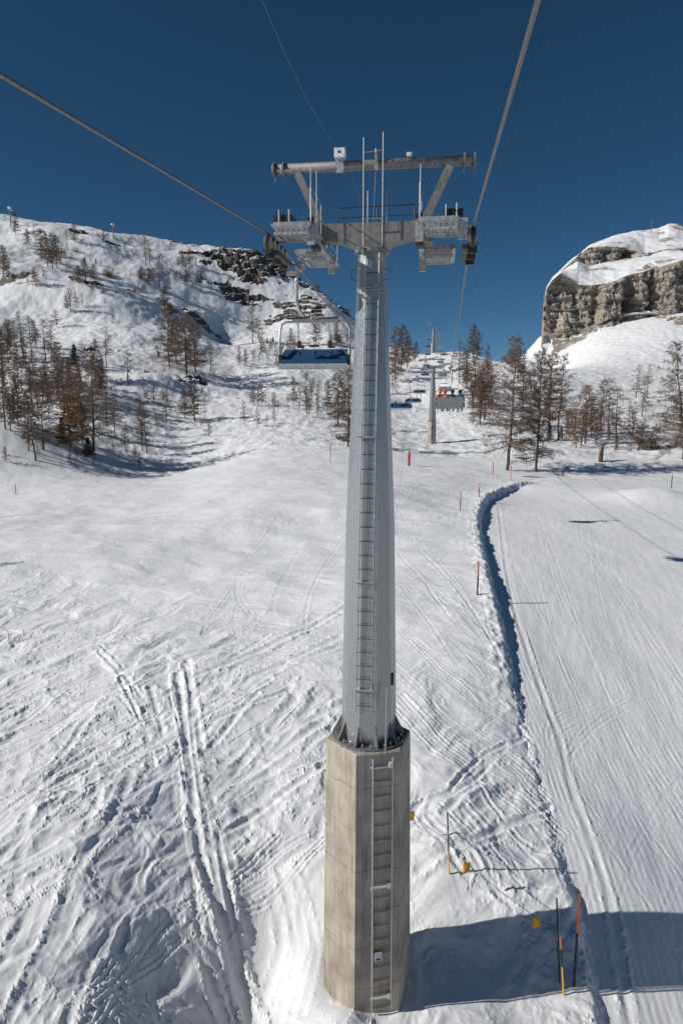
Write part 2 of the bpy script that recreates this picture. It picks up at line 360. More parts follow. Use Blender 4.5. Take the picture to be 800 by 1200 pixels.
def snow_material():
    m, nt, b = mat('snow_and_rock', (.86, .88, .9), .62); L = nt.links.new
    geo = N_(nt, 'ShaderNodeNewGeometry'); P = geo.outputs['Position']
    b.inputs['Specular IOR Level'].default_value = .35
    n0 = N_(nt, 'ShaderNodeTexNoise', Scale=.35, Detail=6.0, Roughness=.6); L(P, n0.inputs['Vector'])
    rs = ramp(nt, [(.3, (.80, .825, .85)), (.7, (.88, .89, .90))]); L(n0.outputs[0], rs.inputs[0])
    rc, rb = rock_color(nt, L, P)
    at = N_(nt, 'ShaderNodeAttribute', attribute_name='rock')
    nn = N_(nt, 'ShaderNodeTexNoise', Scale=.5, Detail=7.0, Roughness=.7); L(P, nn.inputs['Vector'])
    ad = N_(nt, 'ShaderNodeMath', operation='ADD'); L(at.outputs['Fac'], ad.inputs[0])
    sb = N_(nt, 'ShaderNodeMath', operation='MULTIPLY_ADD'); L(nn.outputs[0], sb.inputs[0]); sb.inputs[1].default_value = 1.3; sb.inputs[2].default_value = -.65
    L(sb.outputs[0], ad.inputs[1])
    mrr = N_(nt, 'ShaderNodeMapRange', interpolation_type='SMOOTHSTEP'); mrr.inputs['From Min'].default_value = .42; mrr.inputs['From Max'].default_value = .56
    L(ad.outputs[0], mrr.inputs[0])
    gt = N_(nt, 'ShaderNodeMath', operation='GREATER_THAN'); L(at.outputs['Fac'], gt.inputs[0]); gt.inputs[1].default_value = .04
    fm = N_(nt, 'ShaderNodeMath', operation='MULTIPLY'); L(mrr.outputs[0], fm.inputs[0]); L(gt.outputs[0], fm.inputs[1])
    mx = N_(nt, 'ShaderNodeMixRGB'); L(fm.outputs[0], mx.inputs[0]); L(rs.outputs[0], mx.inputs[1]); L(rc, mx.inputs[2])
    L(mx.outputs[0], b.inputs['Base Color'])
    # snow grain
    g1 = N_(nt, 'ShaderNodeTexNoise', Scale=9.0, Detail=5.0, Roughness=.7); L(P, g1.inputs['Vector'])
    g2 = N_(nt, 'ShaderNodeTexNoise', Scale=2.2, Detail=5.0, Roughness=.65); L(P, g2.inputs['Vector'])
    b1 = N_(nt, 'ShaderNodeBump', Strength=.35, Distance=.03); L(g1.outputs[0], b1.inputs['Height'])
    b2 = N_(nt, 'ShaderNodeBump', Strength=.30, Distance=.08); L(g2.outputs[0], b2.inputs['Height']); L(b1.outputs[0], b2.inputs['Normal'])
    b3 = N_(nt, 'ShaderNodeBump', Distance=.8); L(fm.outputs[0], b3.inputs['Strength']); L(rb, b3.inputs['Height']); L(b2.outputs[0], b3.inputs['Normal'])
    L(b3.outputs[0], b.inputs['Normal'])
    return m
M = {}
M['snow'] = snow_material()
M['valley'] = mottled('valley_snow', (.8,.82,.85), (.88,.89,.9), .02, .7, 0, 0)
def concrete():
    m, nt, b = mat('board_marked_concrete', (.38,.35,.31), .85); L = nt.links.new
    tc = N_(nt, 'ShaderNodeTexCoord'); O = tc.outputs['Object']
    mp = N_(nt, 'ShaderNodeMapping'); mp.inputs['Scale'].default_value = (5, 5, .4); L(O, mp.inputs[0])
    n1 = N_(nt, 'ShaderNodeTexNoise', Scale=1.6, Detail=7.0, Roughness=.65); L(mp.outputs[0], n1.inputs['Vector'])
    r1 = ramp(nt, [(.25, (.25,.21,.165)), (.45, (.43,.38,.315)), (.75, (.56,.50,.42))]); L(n1.outputs[0], r1.inputs[0])
    n2 = N_(nt, 'ShaderNodeTexNoise', Scale=.9, Detail=6.0, Roughness=.6); L(O, n2.inputs['Vector'])
    r2 = ramp(nt, [(.38, (.58,.55,.52)), (.60, (1,1,1))]); L(n2.outputs[0], r2.inputs[0])
    mx = N_(nt, 'ShaderNodeMixRGB', blend_type='MULTIPLY'); mx.inputs[0].default_value = .85; L(r1.outputs[0], mx.inputs[1]); L(r2.outputs[0], mx.inputs[2])
    # pour joints: thin irregular horizontal lines
    sx = N_(nt, 'ShaderNodeSeparateXYZ'); L(O, sx.inputs[0])
    ns = N_(nt, 'ShaderNodeTexNoise', Scale=1.3, Detail=3.0); L(O, ns.inputs['Vector'])
    ma = N_(nt, 'ShaderNodeMath', operation='MULTIPLY_ADD'); L(ns.outputs[0], ma.inputs[0]); ma.inputs[1].default_value = .32; L(sx.outputs[2], ma.inputs[2])
    md = N_(nt, 'ShaderNodeMath', operation='PINGPONG'); L(ma.outputs[0], md.inputs[0]); md.inputs[1].default_value = .55
    r3 = ramp(nt, [(.0, (.60,.58,.55)), (.03, (1,1,1))]); L(md.outputs[0], r3.inputs[0])
    n4 = N_(nt, 'ShaderNodeTexNoise', Scale=.8, Detail=2.0); L(O, n4.inputs['Vector'])
    r4 = ramp(nt, [(.44, (.1,.1,.1)), (.56, (1,1,1))]); L(n4.outputs[0], r4.inputs[0])
    m3 = N_(nt, 'ShaderNodeMixRGB', blend_type='MULTIPLY'); L(r4.outputs[0], m3.inputs[0]); L(mx.outputs[0], m3.inputs[1]); L(r3.outputs[0], m3.inputs[2])
    # tie holes / blemishes
    vo = N_(nt, 'ShaderNodeTexVoronoi', Scale=1.6); L(O, vo.inputs['Vector'])
    r5 = ramp(nt, [(.045, (.35,.33,.3)), (.06, (1,1,1))]); L(vo.outputs['Distance'], r5.inputs[0])
    m5 = N_(nt, 'ShaderNodeMixRGB', blend_type='MULTIPLY'); m5.inputs[0].default_value = 1; L(m3.outputs[0], m5.inputs[1]); L(r5.outputs[0], m5.inputs[2])
    L(m5.outputs[0], b.inputs['Base Color'])
    bp = N_(nt, 'ShaderNodeBump', Strength=.3, Distance=.02); L(n1.outputs[0], bp.inputs['Height']); L(bp.outputs[0], b.inputs['Normal'])
    return m
M['concrete'] = concrete()
def galv(name, base=(.40,.42,.43), rough=.42, metal=.75, spangle=9, lo=.72):
    m, nt, b = mat(name, base, rough, metal); L = nt.links.new
    tc = N_(nt, 'ShaderNodeTexCoord'); O = tc.outputs['Object']
    n = N_(nt, 'ShaderNodeTexNoise', Scale=3.0, Detail=8.0, Roughness=.75); mpp = N_(nt, 'ShaderNodeMapping'); mpp.inputs['Scale'].default_value = (4, 4, .35); L(O, mpp.inputs[0]); L(mpp.outputs[0], n.inputs['Vector'])
    v = N_(nt, 'ShaderNodeTexVoronoi', Scale=float(spangle)); L(O, v.inputs['Vector'])
    mx = N_(nt, 'ShaderNodeMixRGB'); mx.inputs[0].default_value = .35; L(n.outputs[0], mx.inputs[1]); L(v.outputs['Color'], mx.inputs[2])
    c = [x*lo for x in base]; d = [min(1, x*(2.02-lo)) for x in base]
    r = ramp(nt, [(.3, c), (.7, d)]); L(mx.outputs[0], r.inputs[0]); L(r.outputs[0], b.inputs['Base Color'])
    r2 = ramp(nt, [(.3, (rough-.04,)*3), (.7, (rough+.08,)*3)]); L(mx.outputs[0], r2.inputs[0]); L(r2.outputs[0], b.inputs['Roughness'])
    return m
M['galv'] = galv('galvanised_steel', (.32,.335,.345), .27, .55, 22, .9)
M['steel'] = galv('weathered_steel', (.20,.197,.193), .6, .25, 14, .7)
M['grate'] = galv('grating_steel', (.36,.37,.38), .5, .4, 14)
M['rung'] = galv('ladder_steel', (.34,.33,.32), .45, .4, 14)
M['dark'] = mottled('dark_metal', (.02,.02,.022), (.05,.048,.045), 8, .5, .3, .05)
M['rubber'] = mottled('sheave_rubber', (.02,.02,.02), (.05,.05,.05), 10, .7)
M['rim'] = mottled('sheave_rim', (.28,.24,.19), (.45,.41,.35), 10, .45, .4)
M['white'] = mottled('white_paint', (.7,.71,.72), (.8,.8,.8), 5, .5)
M['sign'] = mottled('pale_sign', (.5,.55,.6), (.62,.66,.7), 9, .5)
M['blue'] = mottled('blue_seat_vinyl', (.009,.058,.155), (.016,.08,.20), 5, .5, 0, .15)
M['chairgrey'] = mottled('seat_shell_grey', (.22,.23,.24), (.30,.31,.32), 3, .45, .1)
M['chairmetal'] = galv('chair_tube', (.52,.52,.52), .35, .6, 20)
M['orange'] = mottled('orange_marker', (.62,.13,.03), (.75,.19,.05), 8, .6)
M['red'] = mottled('red_marker', (.45,.02,.03), (.55,.035,.04), 8, .5)
M['black'] = mottled('black_marker', (.012,.012,.014), (.03,.03,.03), 8, .6)
M['yellow'] = mottled('yellow_flag', (.75,.38,.02), (.85,.45,.03), 8, .7)
M['bark'] = mottled('larch_bark', (.055,.043,.036), (.13,.10,.08), 3, .95, 0, .5, (3,3,.6), .25)
M['twig'] = mottled('larch_twigs', (.12,.083,.06), (.23,.16,.118), .6, .95, 0, 0, (1,1,1), .3)
M['twigrust'] = mottled('rust_twigs', (.145,.09,.06), (.26,.17,.115), .6, .95, 0, 0, (1,1,1), .25)
M['twiggold'] = mottled('gold_twigs', (.27,.16,.075), (.42,.26,.13), .6, .95, 0, 0, (1,1,1), .15)
M['needle'] = mottled('dark_needles', (.018,.028,.014), (.045,.06,.026), 2, .9, 0, 0, (1,1,1), .2)
M['stump'] = mottled('broken_wood', (.09,.055,.035), (.2,.12,.075), 3, .95, 0, .5, (3,3,.5))
M['rope'] = mottled('steel_rope', (.13,.125,.12), (.24,.23,.22), 30, .5, .5)
M['wire'] = mottled('thin_wire', (.12,.13,.14), (.16,.17,.18), 30, .5, .3)
M['skin'] = mottled('skin', (.42,.25,.18), (.5,.31,.23), 5, .6)
M['jred'] = mottled('coral_jacket', (.6,.11,.08), (.72,.16,.10), 6, .8)
M['jorange'] = mottled('orange_jacket', (.65,.19,.12), (.75,.26,.16), 6, .8)
M['jdark'] = mottled('charcoal_jacket', (.05,.05,.06), (.09,.09,.1), 6, .8)
M['jblue'] = mottled('blue_jacket', (.02,.13,.27), (.03,.18,.36), 6, .8)
M['pants'] = mottled('dark_trousers', (.012,.012,.016), (.03,.03,.035), 6, .8)
M['pmaroon'] = mottled('maroon_trousers', (.17,.02,.035), (.25,.035,.05), 6, .8)
M['ski'] = mottled('pale_ski', (.5,.5,.5), (.65,.65,.65), 6, .4)

# ------------------------------------------------------------------ object helpers
class MB:
    def __init__(s): s.v = []; s.f = []
    def add(s, vs, fs):
        o = len(s.v); s.v += [tuple(v) for v in vs]; s.f += [tuple(i+o for i in f) for f in fs]; return s
    def box(s, c, d, rot=None):
        hx, hy, hz = d[0]/2, d[1]/2, d[2]/2
        vs = [Vector((x*hx, y*hy, z*hz)) for z in (-1, 1) for y in (-1, 1) for x in (-1, 1)]
        if rot is not None: vs = [rot @ v for v in vs]
        c = Vector(c); vs = [v+c for v in vs]
        return s.add(vs, [(0,2,3,1),(4,5,7,6),(0,1,5,4),(2,6,7,3),(0,4,6,2),(1,3,7,5)])
    def beam(s, a, b, w, h):
        a = Vector(a); b = Vector(b); d = b-a
        return s.box((a+b)/2, (w, h, d.length), d.to_track_quat('Z', 'Y').to_matrix())
    def path(s, pts, rads, n=8, caps=True):
        pts = [Vector(p) for p in pts]
        if not hasattr(rads, '__len__'): rads = [rads]*len(pts)
        ring = []; up = None
        for i, p in enumerate(pts):
            d = (pts[min(i+1, len(pts)-1)]-pts[max(i-1, 0)]).normalized()
            if up is None: up = Vector((0, 0, 1)) if abs(d.z) < .9 else Vector((1, 0, 0))
            x = d.cross(up).normalized(); y = x.cross(d).normalized(); up = y
            ring.append([p+x*math.cos(2*math.pi*k/n)*rads[i]+y*math.sin(2*math.pi*k/n)*rads[i] for k in range(n)])
        vs = [v for r in ring for v in r]; fs = []
        for i in range(len(pts)-1):
            for k in range(n):
                a = i*n+k; b = i*n+(k+1) % n; fs.append((a, b, b+n, a+n))
        if caps: fs.append(tuple(range(n))[::-1]); fs.append(tuple(range((len(pts)-1)*n, len(pts)*n)))
        return s.add(vs, fs)
    def tube(s, a, b, r, r2=None, n=8): return s.path([a, b], [r, r if r2 is None else r2], n)
    def rings(s, levels, n, rot=0):      # stacked regular polygons: (z, radius)
        vs = []; fs = []
        for z, r in levels:
            for k in range(n):
                a = rot+2*math.pi*k/n; vs.append((r*math.cos(a), r*math.sin(a), z))
        for i in range(len(levels)-1):
            for k in range(n):
                a = i*n+k; b = i*n+(k+1) % n; fs.append((a, b, b+n, a+n))
        fs.append(tuple(range(n))[::-1]); fs.append(tuple(range((len(levels)-1)*n, len(levels)*n)))
        return s.add(vs, fs)
    def extrude(s, poly, y0, y1):        # polygon in x,z pushed along y
        n = len(poly); vs = [(x, y0, z) for x, z in poly]+[(x, y1, z) for x, z in poly]
        return s.add(vs, [tuple(range(n)), tuple(range(n, 2*n))[::-1]]+[(i, (i+1) % n+n if 0 else i+n, (i+1) % n+n, (i+1) % n) for i in range(n)])
    def build(s, name, m, parent=None, smooth=False):
        me = bpy.data.meshes.new(name); me.from_pydata(s.v, [], s.f); me.materials.append(m)
        me.validate()
        import bmesh
        bm = bmesh.new(); bm.from_mesh(me); bmesh.ops.recalc_face_normals(bm, faces=bm.faces); bm.to_mesh(me); bm.free()
        if smooth: me.polygons.foreach_set('use_smooth', [True]*len(me.polygons))
        o = bpy.data.objects.new(name, me); col.objects.link(o)
        if parent: o.parent = parent
        return o
def thing(name, label, cat_, loc=(0,0,0), rz=0, group=None):
    o = bpy.data.objects.new(name, None); col.objects.link(o); o.location = loc; o.rotation_euler = (0, 0, rz)
    return tag(o, label, cat_, group)
def tag(o, label, cat_, group=None):
    o['label'] = label; o['category'] = cat_
    if group: o['group'] = group
    return o
def dup(root, loc, rz=0, scale=None, label=None, group=None, rot=None):
    r = root.copy(); col.objects.link(r); r.location = loc
    r.rotation_euler = rot if rot else (0, 0, rz)
    if scale is not None: r.scale = scale if hasattr(scale, '__len__') else (scale,)*3
    if label: r['label'] = label
    if group: r['group'] = group
    elif 'group' in r: del r['group']
    for ch in list(root.children):
        c = ch.copy(); col.objects.link(c); c.parent = r
        for g in list(ch.children):
            d = g.copy(); col.objects.link(d); d.parent = c
    return r

# ------------------------------------------------------------------ THE GROUND: one fan-shaped sheet, fine near the tower
def np_mesh(name, V, m, attr=None):
    ny, nx = V.shape[:2]
    me = bpy.data.meshes.new(name); nv = nx*ny; nf = (nx-1)*(ny-1)
    me.vertices.add(nv); me.vertices.foreach_set('co', V.reshape(-1).astype(np.float32))
    i = np.arange(nv).reshape(ny, nx)
    q = np.stack([i[:-1, :-1], i[:-1, 1:], i[1:, 1:], i[1:, :-1]], -1).reshape(-1)
    me.loops.add(nf*4); me.loops.foreach_set('vertex_index', q.astype(np.int32))
    me.polygons.add(nf); me.polygons.foreach_set('loop_start', np.arange(0, nf*4, 4, dtype=np.int32))
    me.polygons.foreach_set('loop_total', np.full(nf, 4, np.int32))
    me.polygons.foreach_set('use_smooth', np.ones(nf, bool))
    me.update(calc_edges=True); me.materials.append(m)
    if attr is not None:
        a = me.attributes.new('rock', 'FLOAT', 'POINT'); a.data.foreach_set('value', attr.reshape(-1).astype(np.float32))
    o = bpy.data.objects.new(name, me); col.objects.link(o); return o
def nz_of(V):
    du = np.gradient(V, axis=1); dv = np.gradient(V, axis=0); n = np.cross(du, dv)
    return np.abs(n[..., 2])/(np.linalg.norm(n, axis=-1)+1e-9)
uu = np.concatenate([np.linspace(-1.3, -.64, 60)[:-1], np.linspace(-.64, .66, 1220), np.linspace(.66, 1.3, 60)[1:]])
ys = np.concatenate([np.exp(np.linspace(math.log(6), math.log(12.8), 60))[:-1], np.exp(np.linspace(math.log(12.8), math.log(48), 720))[:-1],
                     np.exp(np.linspace(math.log(48), math.log(230), 380))[:-1], np.exp(np.linspace(math.log(230), math.log(560), 360))[:-1], np.exp(np.linspace(math.log(560), math.log(830), 20))])
UU, YY = np.meshgrid(uu, ys); XX = UU*YY
ZZ, RM = terrain_rocky(XX, YY)
V = np.stack([XX, YY, ZZ], -1)
nz = nz_of(V); rock = sstep(.92, .76, nz)*sstep(.05, .4, RM)
ground = np_mesh('snow_ground', V, M['snow'], rock); ground['kind'] = 'structure'
del V, XX, YY, ZZ, UU, nz, rock, RM
vf = MB(); vf.add([(-6000,-6000,-70),(6000,-6000,-70),(6000,6000,-70),(-6000,6000,-70)], [(0,1,2,3)])
o = vf.build('valley_floor', M['valley']); o['kind'] = 'structure'

# ------------------------------------------------------------------ THE ROCK MOUNTAIN on the right
def lerp_list(x, pts):
    xs, vs = zip(*pts); return np.interp(x, xs, vs)
cpx = np.linspace(634, 980, 460)
yb = lerp_list(cpx, [(634,396),(640,392),(655,392),(675,388),(703,382),(718,374),(734,368),(765,366),(781,371),(800,367),(980,360)])
ysk = lerp_list(cpx, [(634,392),(635.5,372),(637,350),(640,336),(646,327),(657,316),(670,303),(680,297),(689,288),(705,280),(724,273),(745,270),(772,268),(783,263),(792,263),(800,265),(980,262)])
yt = lerp_list(cpx, [(634,394),(635.5,376),(637,352),(640,338),(646,329),(657,320),(665,326),(677,333),(690,334),(708,333),(722,328),(737,321),(750,319),(765,315),(785,309),(800,304),(980,290)])
b0 = lerp_list(cpx, [(634,393),(637,351),(646,328),(657,318),(676,306),(690,311),(710,307),(730,304),(745,302),(755,300),(775,296),(800,292),(980,285)])
b1 = lerp_list(cpx, [(634,392.5),(637,350.5),(646,327.5),(657,317),(676,300),(690,291),(710,288),(730,290),(745,294),(755,297),(775,293),(800,290),(980,283)])
rows = []; rk = []
def row(py, Y, rockv):
    r = np.stack([np.array([ratio(a, b)[0] for a, b in zip(cpx, py)])*Y, Y*np.ones_like(cpx), np.array([ratio(a, b)[1] for a, b in zip(cpx, py)])*Y], -1)
    rows.append(r); rk.append(rockv)
K_ = [(yb+14, 447, 1, 30), (yb, 451, 1, 190), (yt, 461, 0, 60), (b0, 500, 1, 60), (b1, 507, 0, 70), (ysk, 565, 0, 20), (ysk+20, 640, 0, 2)]
for (pa, Ya, rv, n), (pb, Yb, _, _) in zip(K_[:-1], K_[1:]):
    for k in range(n):
        t = k/n
        A_ = np.stack([pt_ for pt_ in [np.array([ratio(a, b)[0]*Ya for a, b in zip(cpx, pa)]), np.full(cpx.shape, float(Ya)), np.array([ratio(a, b)[1]*Ya for a, b in zip(cpx, pa)])]], -1)
        B_ = np.stack([np.array([ratio(a, b)[0]*Yb for a, b in zip(cpx, pb)]), np.full(cpx.shape, float(Yb)), np.array([ratio(a, b)[1]*Yb for a, b in zip(cpx, pb)])], -1)
        if rv and n > 50: edge = min(1, t*12, (1-t)*12)
        else: edge = 0 if not rv else 1
        rows.append(A_+(B_-A_)*t); rk.append((rv, edge, n))
rows = np.array(rows)
S = rows[..., 0]; Zc = rows[..., 2]
steep = np.array([r[0] for r in rk])[:, None]*np.ones_like(S); ed = np.array([r[1] for r in rk])[:, None]
pxg = np.ones_like(S)*cpx[None]
colamp = sstep(634, 652, pxg)
but = 8*fbm(S*.03, Zc*.012, 2, 81)+3.0*fbm(S*.08, Zc*.045, 4, 82, .6)+1.6*fbm(S*.28, Zc*.2, 4, 83, .65)
crack = 9*np.exp(-((pxg-765+(Zc-75)*.05)/2.0)**2)+13*np.exp(-((pxg-737)/7.0)**2)+5*np.exp(-((pxg-700-(Zc-70)*.3)/4)**2)
but = but-2.0*(1-np.abs(gnoise(S*.05, Zc*.02, 84))*4).clip(0, 1)-1.5*(1-np.abs(gnoise(S*.05+Zc*.03, Zc*.07, 89))*6).clip(0, 1)
zz_ = Zc*.11+1.2*fbm(S*.012, Zc*.02, 2, 85)+S*.004; strata = 1.5*(sstep(.0, .8, zz_-np.floor(zz_))-.5)+.6*np.sin(Zc*1.1+3*fbm(S*.03, Zc*.03, 2, 87))
rows[..., 1] += (steep*ed*(-but*colamp+crack*.8+strata))*1.0
sn = (1-steep)
rows[..., 2] += sn*colamp*(2.0*fbm(S*.05, rows[..., 1]*.04, 4, 86))*np.array([0 if r[2] == 2 else 1 for r in rk])[:, None]*.6
# a side face runs back from the left end
side = []
for k in range(24, 0, -1):
    c0 = rows[:, 0].copy(); f = 1+.012*k; side.append(c0*f*np.array([1, 1, 1])+np.array([3*k*.3, 0, 0]))
rows = np.concatenate([np.stack(side, 1), rows], 1)
nzc = nz_of(rows)
rv = np.clip(sstep(.74, .5, nzc)*.4+.85*np.concatenate([np.ones((rows.shape[0], 24)), steep], 1)*sstep(.97, .88, nzc), 0, 1)
pt_noise = fbm(rows[..., 0]*.05, rows[..., 1]*.05+rows[..., 2]*.05, 4, 88)
rv = np.clip(rv+sstep(.22, .5, pt_noise)*.55*(nzc > .6), 0, 1)
mountain = np_mesh('rock_mountain', rows, M['snow'], np.clip(rv, 0, 1)); mountain['kind'] = 'structure'

# ------------------------------------------------------------------ LIFT TOWERS
HEAD = math.atan(.1425)                  # the line runs a little to the right of the view
LX, LY = math.cos(-HEAD), math.sin(-HEAD)
def sheave_train(root, side, n, rr, z, detail=True):
    x = side*2.23
    for k in range(n):
        y = (k-(n-1)/2)*rr*1.95
        w = MB(); w.tube((x-.045, y, z-rr), (x+.045, y, z-rr), rr*.99, n=20)
        wo_ = w.build('sheave_wheel', M['rubber'], root, True)
        if detail:
            h = MB()
            for sg in (-1, 1): h.tube((x+sg*.046, y, z-rr), (x+sg*.062, y, z-rr), rr*.84, n=20)
            h.build('rim', M['rim'], wo_)
    L = n*rr*1.95
    b = MB()
    for sg in (-1, 1): b.box((x+sg*.085, 0, z-rr*1.7), (.02, L*.9, .06))
    b.box((x-side*.15, 0, z-rr*1.85), (.12, L*.75, .10))
    for k in range(n//2+1): b.box((x, (k-(n//2)/2)*rr*3.9*.8, z-rr*2.05), (.2, .08, .16))
    b.build('sheave_beam', M['dark'], root)
def build_tower(name, label, loc, z_conc, z_top, rbase, rtop, detail=True, z0=-1.5):
    """local z = 0 at the ground; z_conc top of the plinth, z_top the crossarm"""
    t = thing(name, label, 'lift tower', loc, -HEAD, 'lift towers')
    MB().rings([(z0, rbase*1.12), (z_conc-.03, rbase), (z_conc, rbase-.03)], 6, R(12)+HEAD).build('concrete_base', M['concrete'], t)
    sr0, sr1 = .70, .31
    k10 = 10
    MB().rings([(z_conc+.06, sr0), (z_conc+(z_top-z_conc)*.45, sr0*.72+sr1*.28), (z_top-.35, sr1)], k10, R(4)).build('steel_shaft', M['galv'], t)
    fl = MB(); fl.rings([(z_conc+.001, .93), (z_conc+.06, .93)], 24); fl.build('base_flange', M['steel'], t)
    if detail:
        for k in range(k10):
            a = R(2)+2*math.pi*(k+.0)/k10; c, s_ = math.cos(a), math.sin(a)
            g = MB(); nx, ny = -s_*.02, c*.02
            r0, r1 = .66, .90
            P_ = [(c*r0, s_*r0, z_conc+.061), (c*r1, s_*r1, z_conc+.061), (c*r1, s_*r1, z_conc+.12), (c*(r0-.01), s_*(r0-.01), z_conc+.62)]
            vs_ = [(x+nx, y+ny, z) for x, y, z in P_]+[(x-nx, y-ny, z) for x, y, z in P_]
            g.add(vs_, [(0,1,2,3),(7,6,5,4),(0,4,5,1),(1,5,6,2),(2,6,7,3),(3,7,4,0)]); g.build('gusset', M['steel'], t)
            a2 = a+math.pi/k10
            for da in (-.12, .12):
                bt = MB(); bt.tube((.84*math.cos(a2+da), .84*math.sin(a2+da), z_conc+.06), (.84*math.cos(a2+da), .84*math.sin(a2+da), z_conc+.16), .025, n=6)
                bt.build('bolt', M['galv'], t)
    # crossarm with curved haunches
    zt = z_top
    poly = [(-1.2, zt-.18), (-1.2, zt+.20), (1.2, zt+.20), (1.2, zt-.18)]
    for k in range(7):
        a = k/6; poly.append((1.05-(1.05-.30)*math.sin(a*math.pi/2)**1.0, zt-.18-.34*(1-math.cos(a*math.pi/2))))
    for k in range(6, -1, -1):
        a = k/6; poly.append((-1.05+(1.05-.30)*math.sin(a*math.pi/2), zt-.18-.34*(1-math.cos(a*math.pi/2))))
    cr = MB(); cr.extrude(poly, -.17, .17)
    for sg in (-1, 1):
        cr.box((sg*1.28, 0, zt-.02), (.22, .62, .52)); cr.box((sg*1.75, 0, zt-.02), (.95, .18, .2))
    cr.build('crossarm', M['steel'], t)
    # gantry: braces and round top beam
    for sg in (-1, 1):
        MB().beam((sg*1.16, 0, zt+.18), (sg*1.72, 0, zt+1.36), .15, .17).build('gantry_brace', M['steel'], t)
    gb = MB(); gb.tube((-2.3, 0, zt+1.46), (2.3, 0, zt+1.46), .108, n=16)
    gbo = gb.build('gantry_beam', M['steel'], t, True)
    if detail:
        for sg in (-1, 1):
            c = MB()
            for dx in (0, -.22): c.tube((sg*(2.24+dx), 0, zt+1.46), (sg*(2.24+dx)+sg*.03, 0, zt+1.46), .165, n=16)
            c.box((sg*2.24, .0, zt+1.27), (.02, .05, .14)); c.box((sg*2.02, .0, zt+1.27), (.02, .05, .14))
            c.build('beam_collar', M['steel'], gbo)
    for sg in (-1, 1): sheave_train(t, sg, 5 if detail else 4, .205, zt-.13, detail)
    # catwalks beside the sheaves
    for sg in (-1, 1):
        for y0, y1, zz, xi, xo in ((-1.7, -.30, zt-.16, 1.12, 1.90), (.40, 2.2, zt-.26, 1.12, 1.85)):
            g = MB(); xa, xb = sg*xi, sg*xo
            for y in (y0, y1): g.beam((xa, y, zz), (xb, y, zz), .05, .09)
            for x in (xa, xb): g.beam((x, y0, zz), (x, y1, zz), .09, .05)
            g.beam((xa, (y0+y1)/2, zz-.04), (xb, (y0+y1)/2, zz-.04), .04, .06)
            if detail:
                for k in range(9): y = y0+(y1-y0)*(k+.5)/9; g.box(((xa+xb)/2, y, zz), (abs(xb-xa)-.04, .045, .03))
                for k in range(9): x = xa+(xb-xa)*(k+.5)/9; g.box((x, (y0+y1)/2, zz+.024), (.026, abs(y1-y0)-.04, .014))
            g.build('catwalk', M['grate'], t)
            if detail:
                rl = MB(); hr = .72 if y0 < 0 else .5
                for y in (y0+.05, y1-.05): rl.tube((xa, y, zz), (xa, y, zz+hr), .011, n=6)
                rl.tube((xa, y0+.05, zz+hr), (xa, y1-.05, zz+hr), .011, n=6); rl.tube((xa, y0+.05, zz+hr*.5), (xa, y1-.05, zz+hr*.5), .014, n=6)
                rl.build('catwalk_rail', M['grate'], t)
                ap = MB(); ap.box(((xa+xb)/2, y0-.01, zz+.03), (abs(xb-xa)*.96, .02, .035)); ap.box(((xa+xb)/2, y0-.01, zz-.06), (abs(xb-xa)*.96, .02, .03)); ap.box(((xa+xb)/2, y0-.01, zz-.18), (abs(xb-xa)*.96, .02, .05))
                for k in range(7): ap.box((xa+(xb-xa)*(k+.5)/7, y0-.012, zz-.08), (.022, .025, .24))
                ap.build('guard_panel', M['grate'], t)
        if detail:
            bx = MB(); bx.box((sg*1.80, -1.0, zt+.06), (.40, .5, .18)); bx.build('control_box', M['dark'], t); bx = MB(); bx.box((sg*2.02, -.3, zt-.0), (.18, 1.0, .12)); bx.build('cable_duct', M['dark'], t)
            for dx in (-.1, .12):
                pl = MB(); pl.tube((sg*(1.75+dx), -1.28, zt-.08), (sg*(1.75+dx), -1.28, zt+.24), .016, n=6); pl.build('box_post', M['grate'], t)
            hp = MB(); hp.box((sg*1.12, -1.6, zt-.34), (.16, .10, .42)); hp.box((sg*1.12, 1.2, zt-.44), (.16, .1, .42)); hp.box((sg*1.12, -.2, zt-.36), (.12, 2.8, .07)); hp.build('hanger_bracket', M['grate'], t)
            tp = MB(); tp.box((sg*1.12, -1.67, zt-.10), (.13, .05, .13)); tp.build('bracket_pad', M['black'], t); tp = MB(); tp.box((sg*1.12, -1.0, zt-.50), (.17, .3, .10)); tp.build('bracket_pad', M['black'], t)
    if detail:
        pn = MB(); pn.box((1.99, -1.55, zt-.33), (.20, .05, .42)); pn.build('grey_panel', M['grate'], t)
    return t
gz = z_at(TX, TY)
base_z = gz-.1
ZC = -8.45-base_z; ZT = 3.78-base_z
tower = build_tower('chairlift_tower', 'tall near lift tower of grey steel on a tapered concrete plinth with a long ladder', (TX, TY, base_z), ZC, ZT, 1.11, .31)
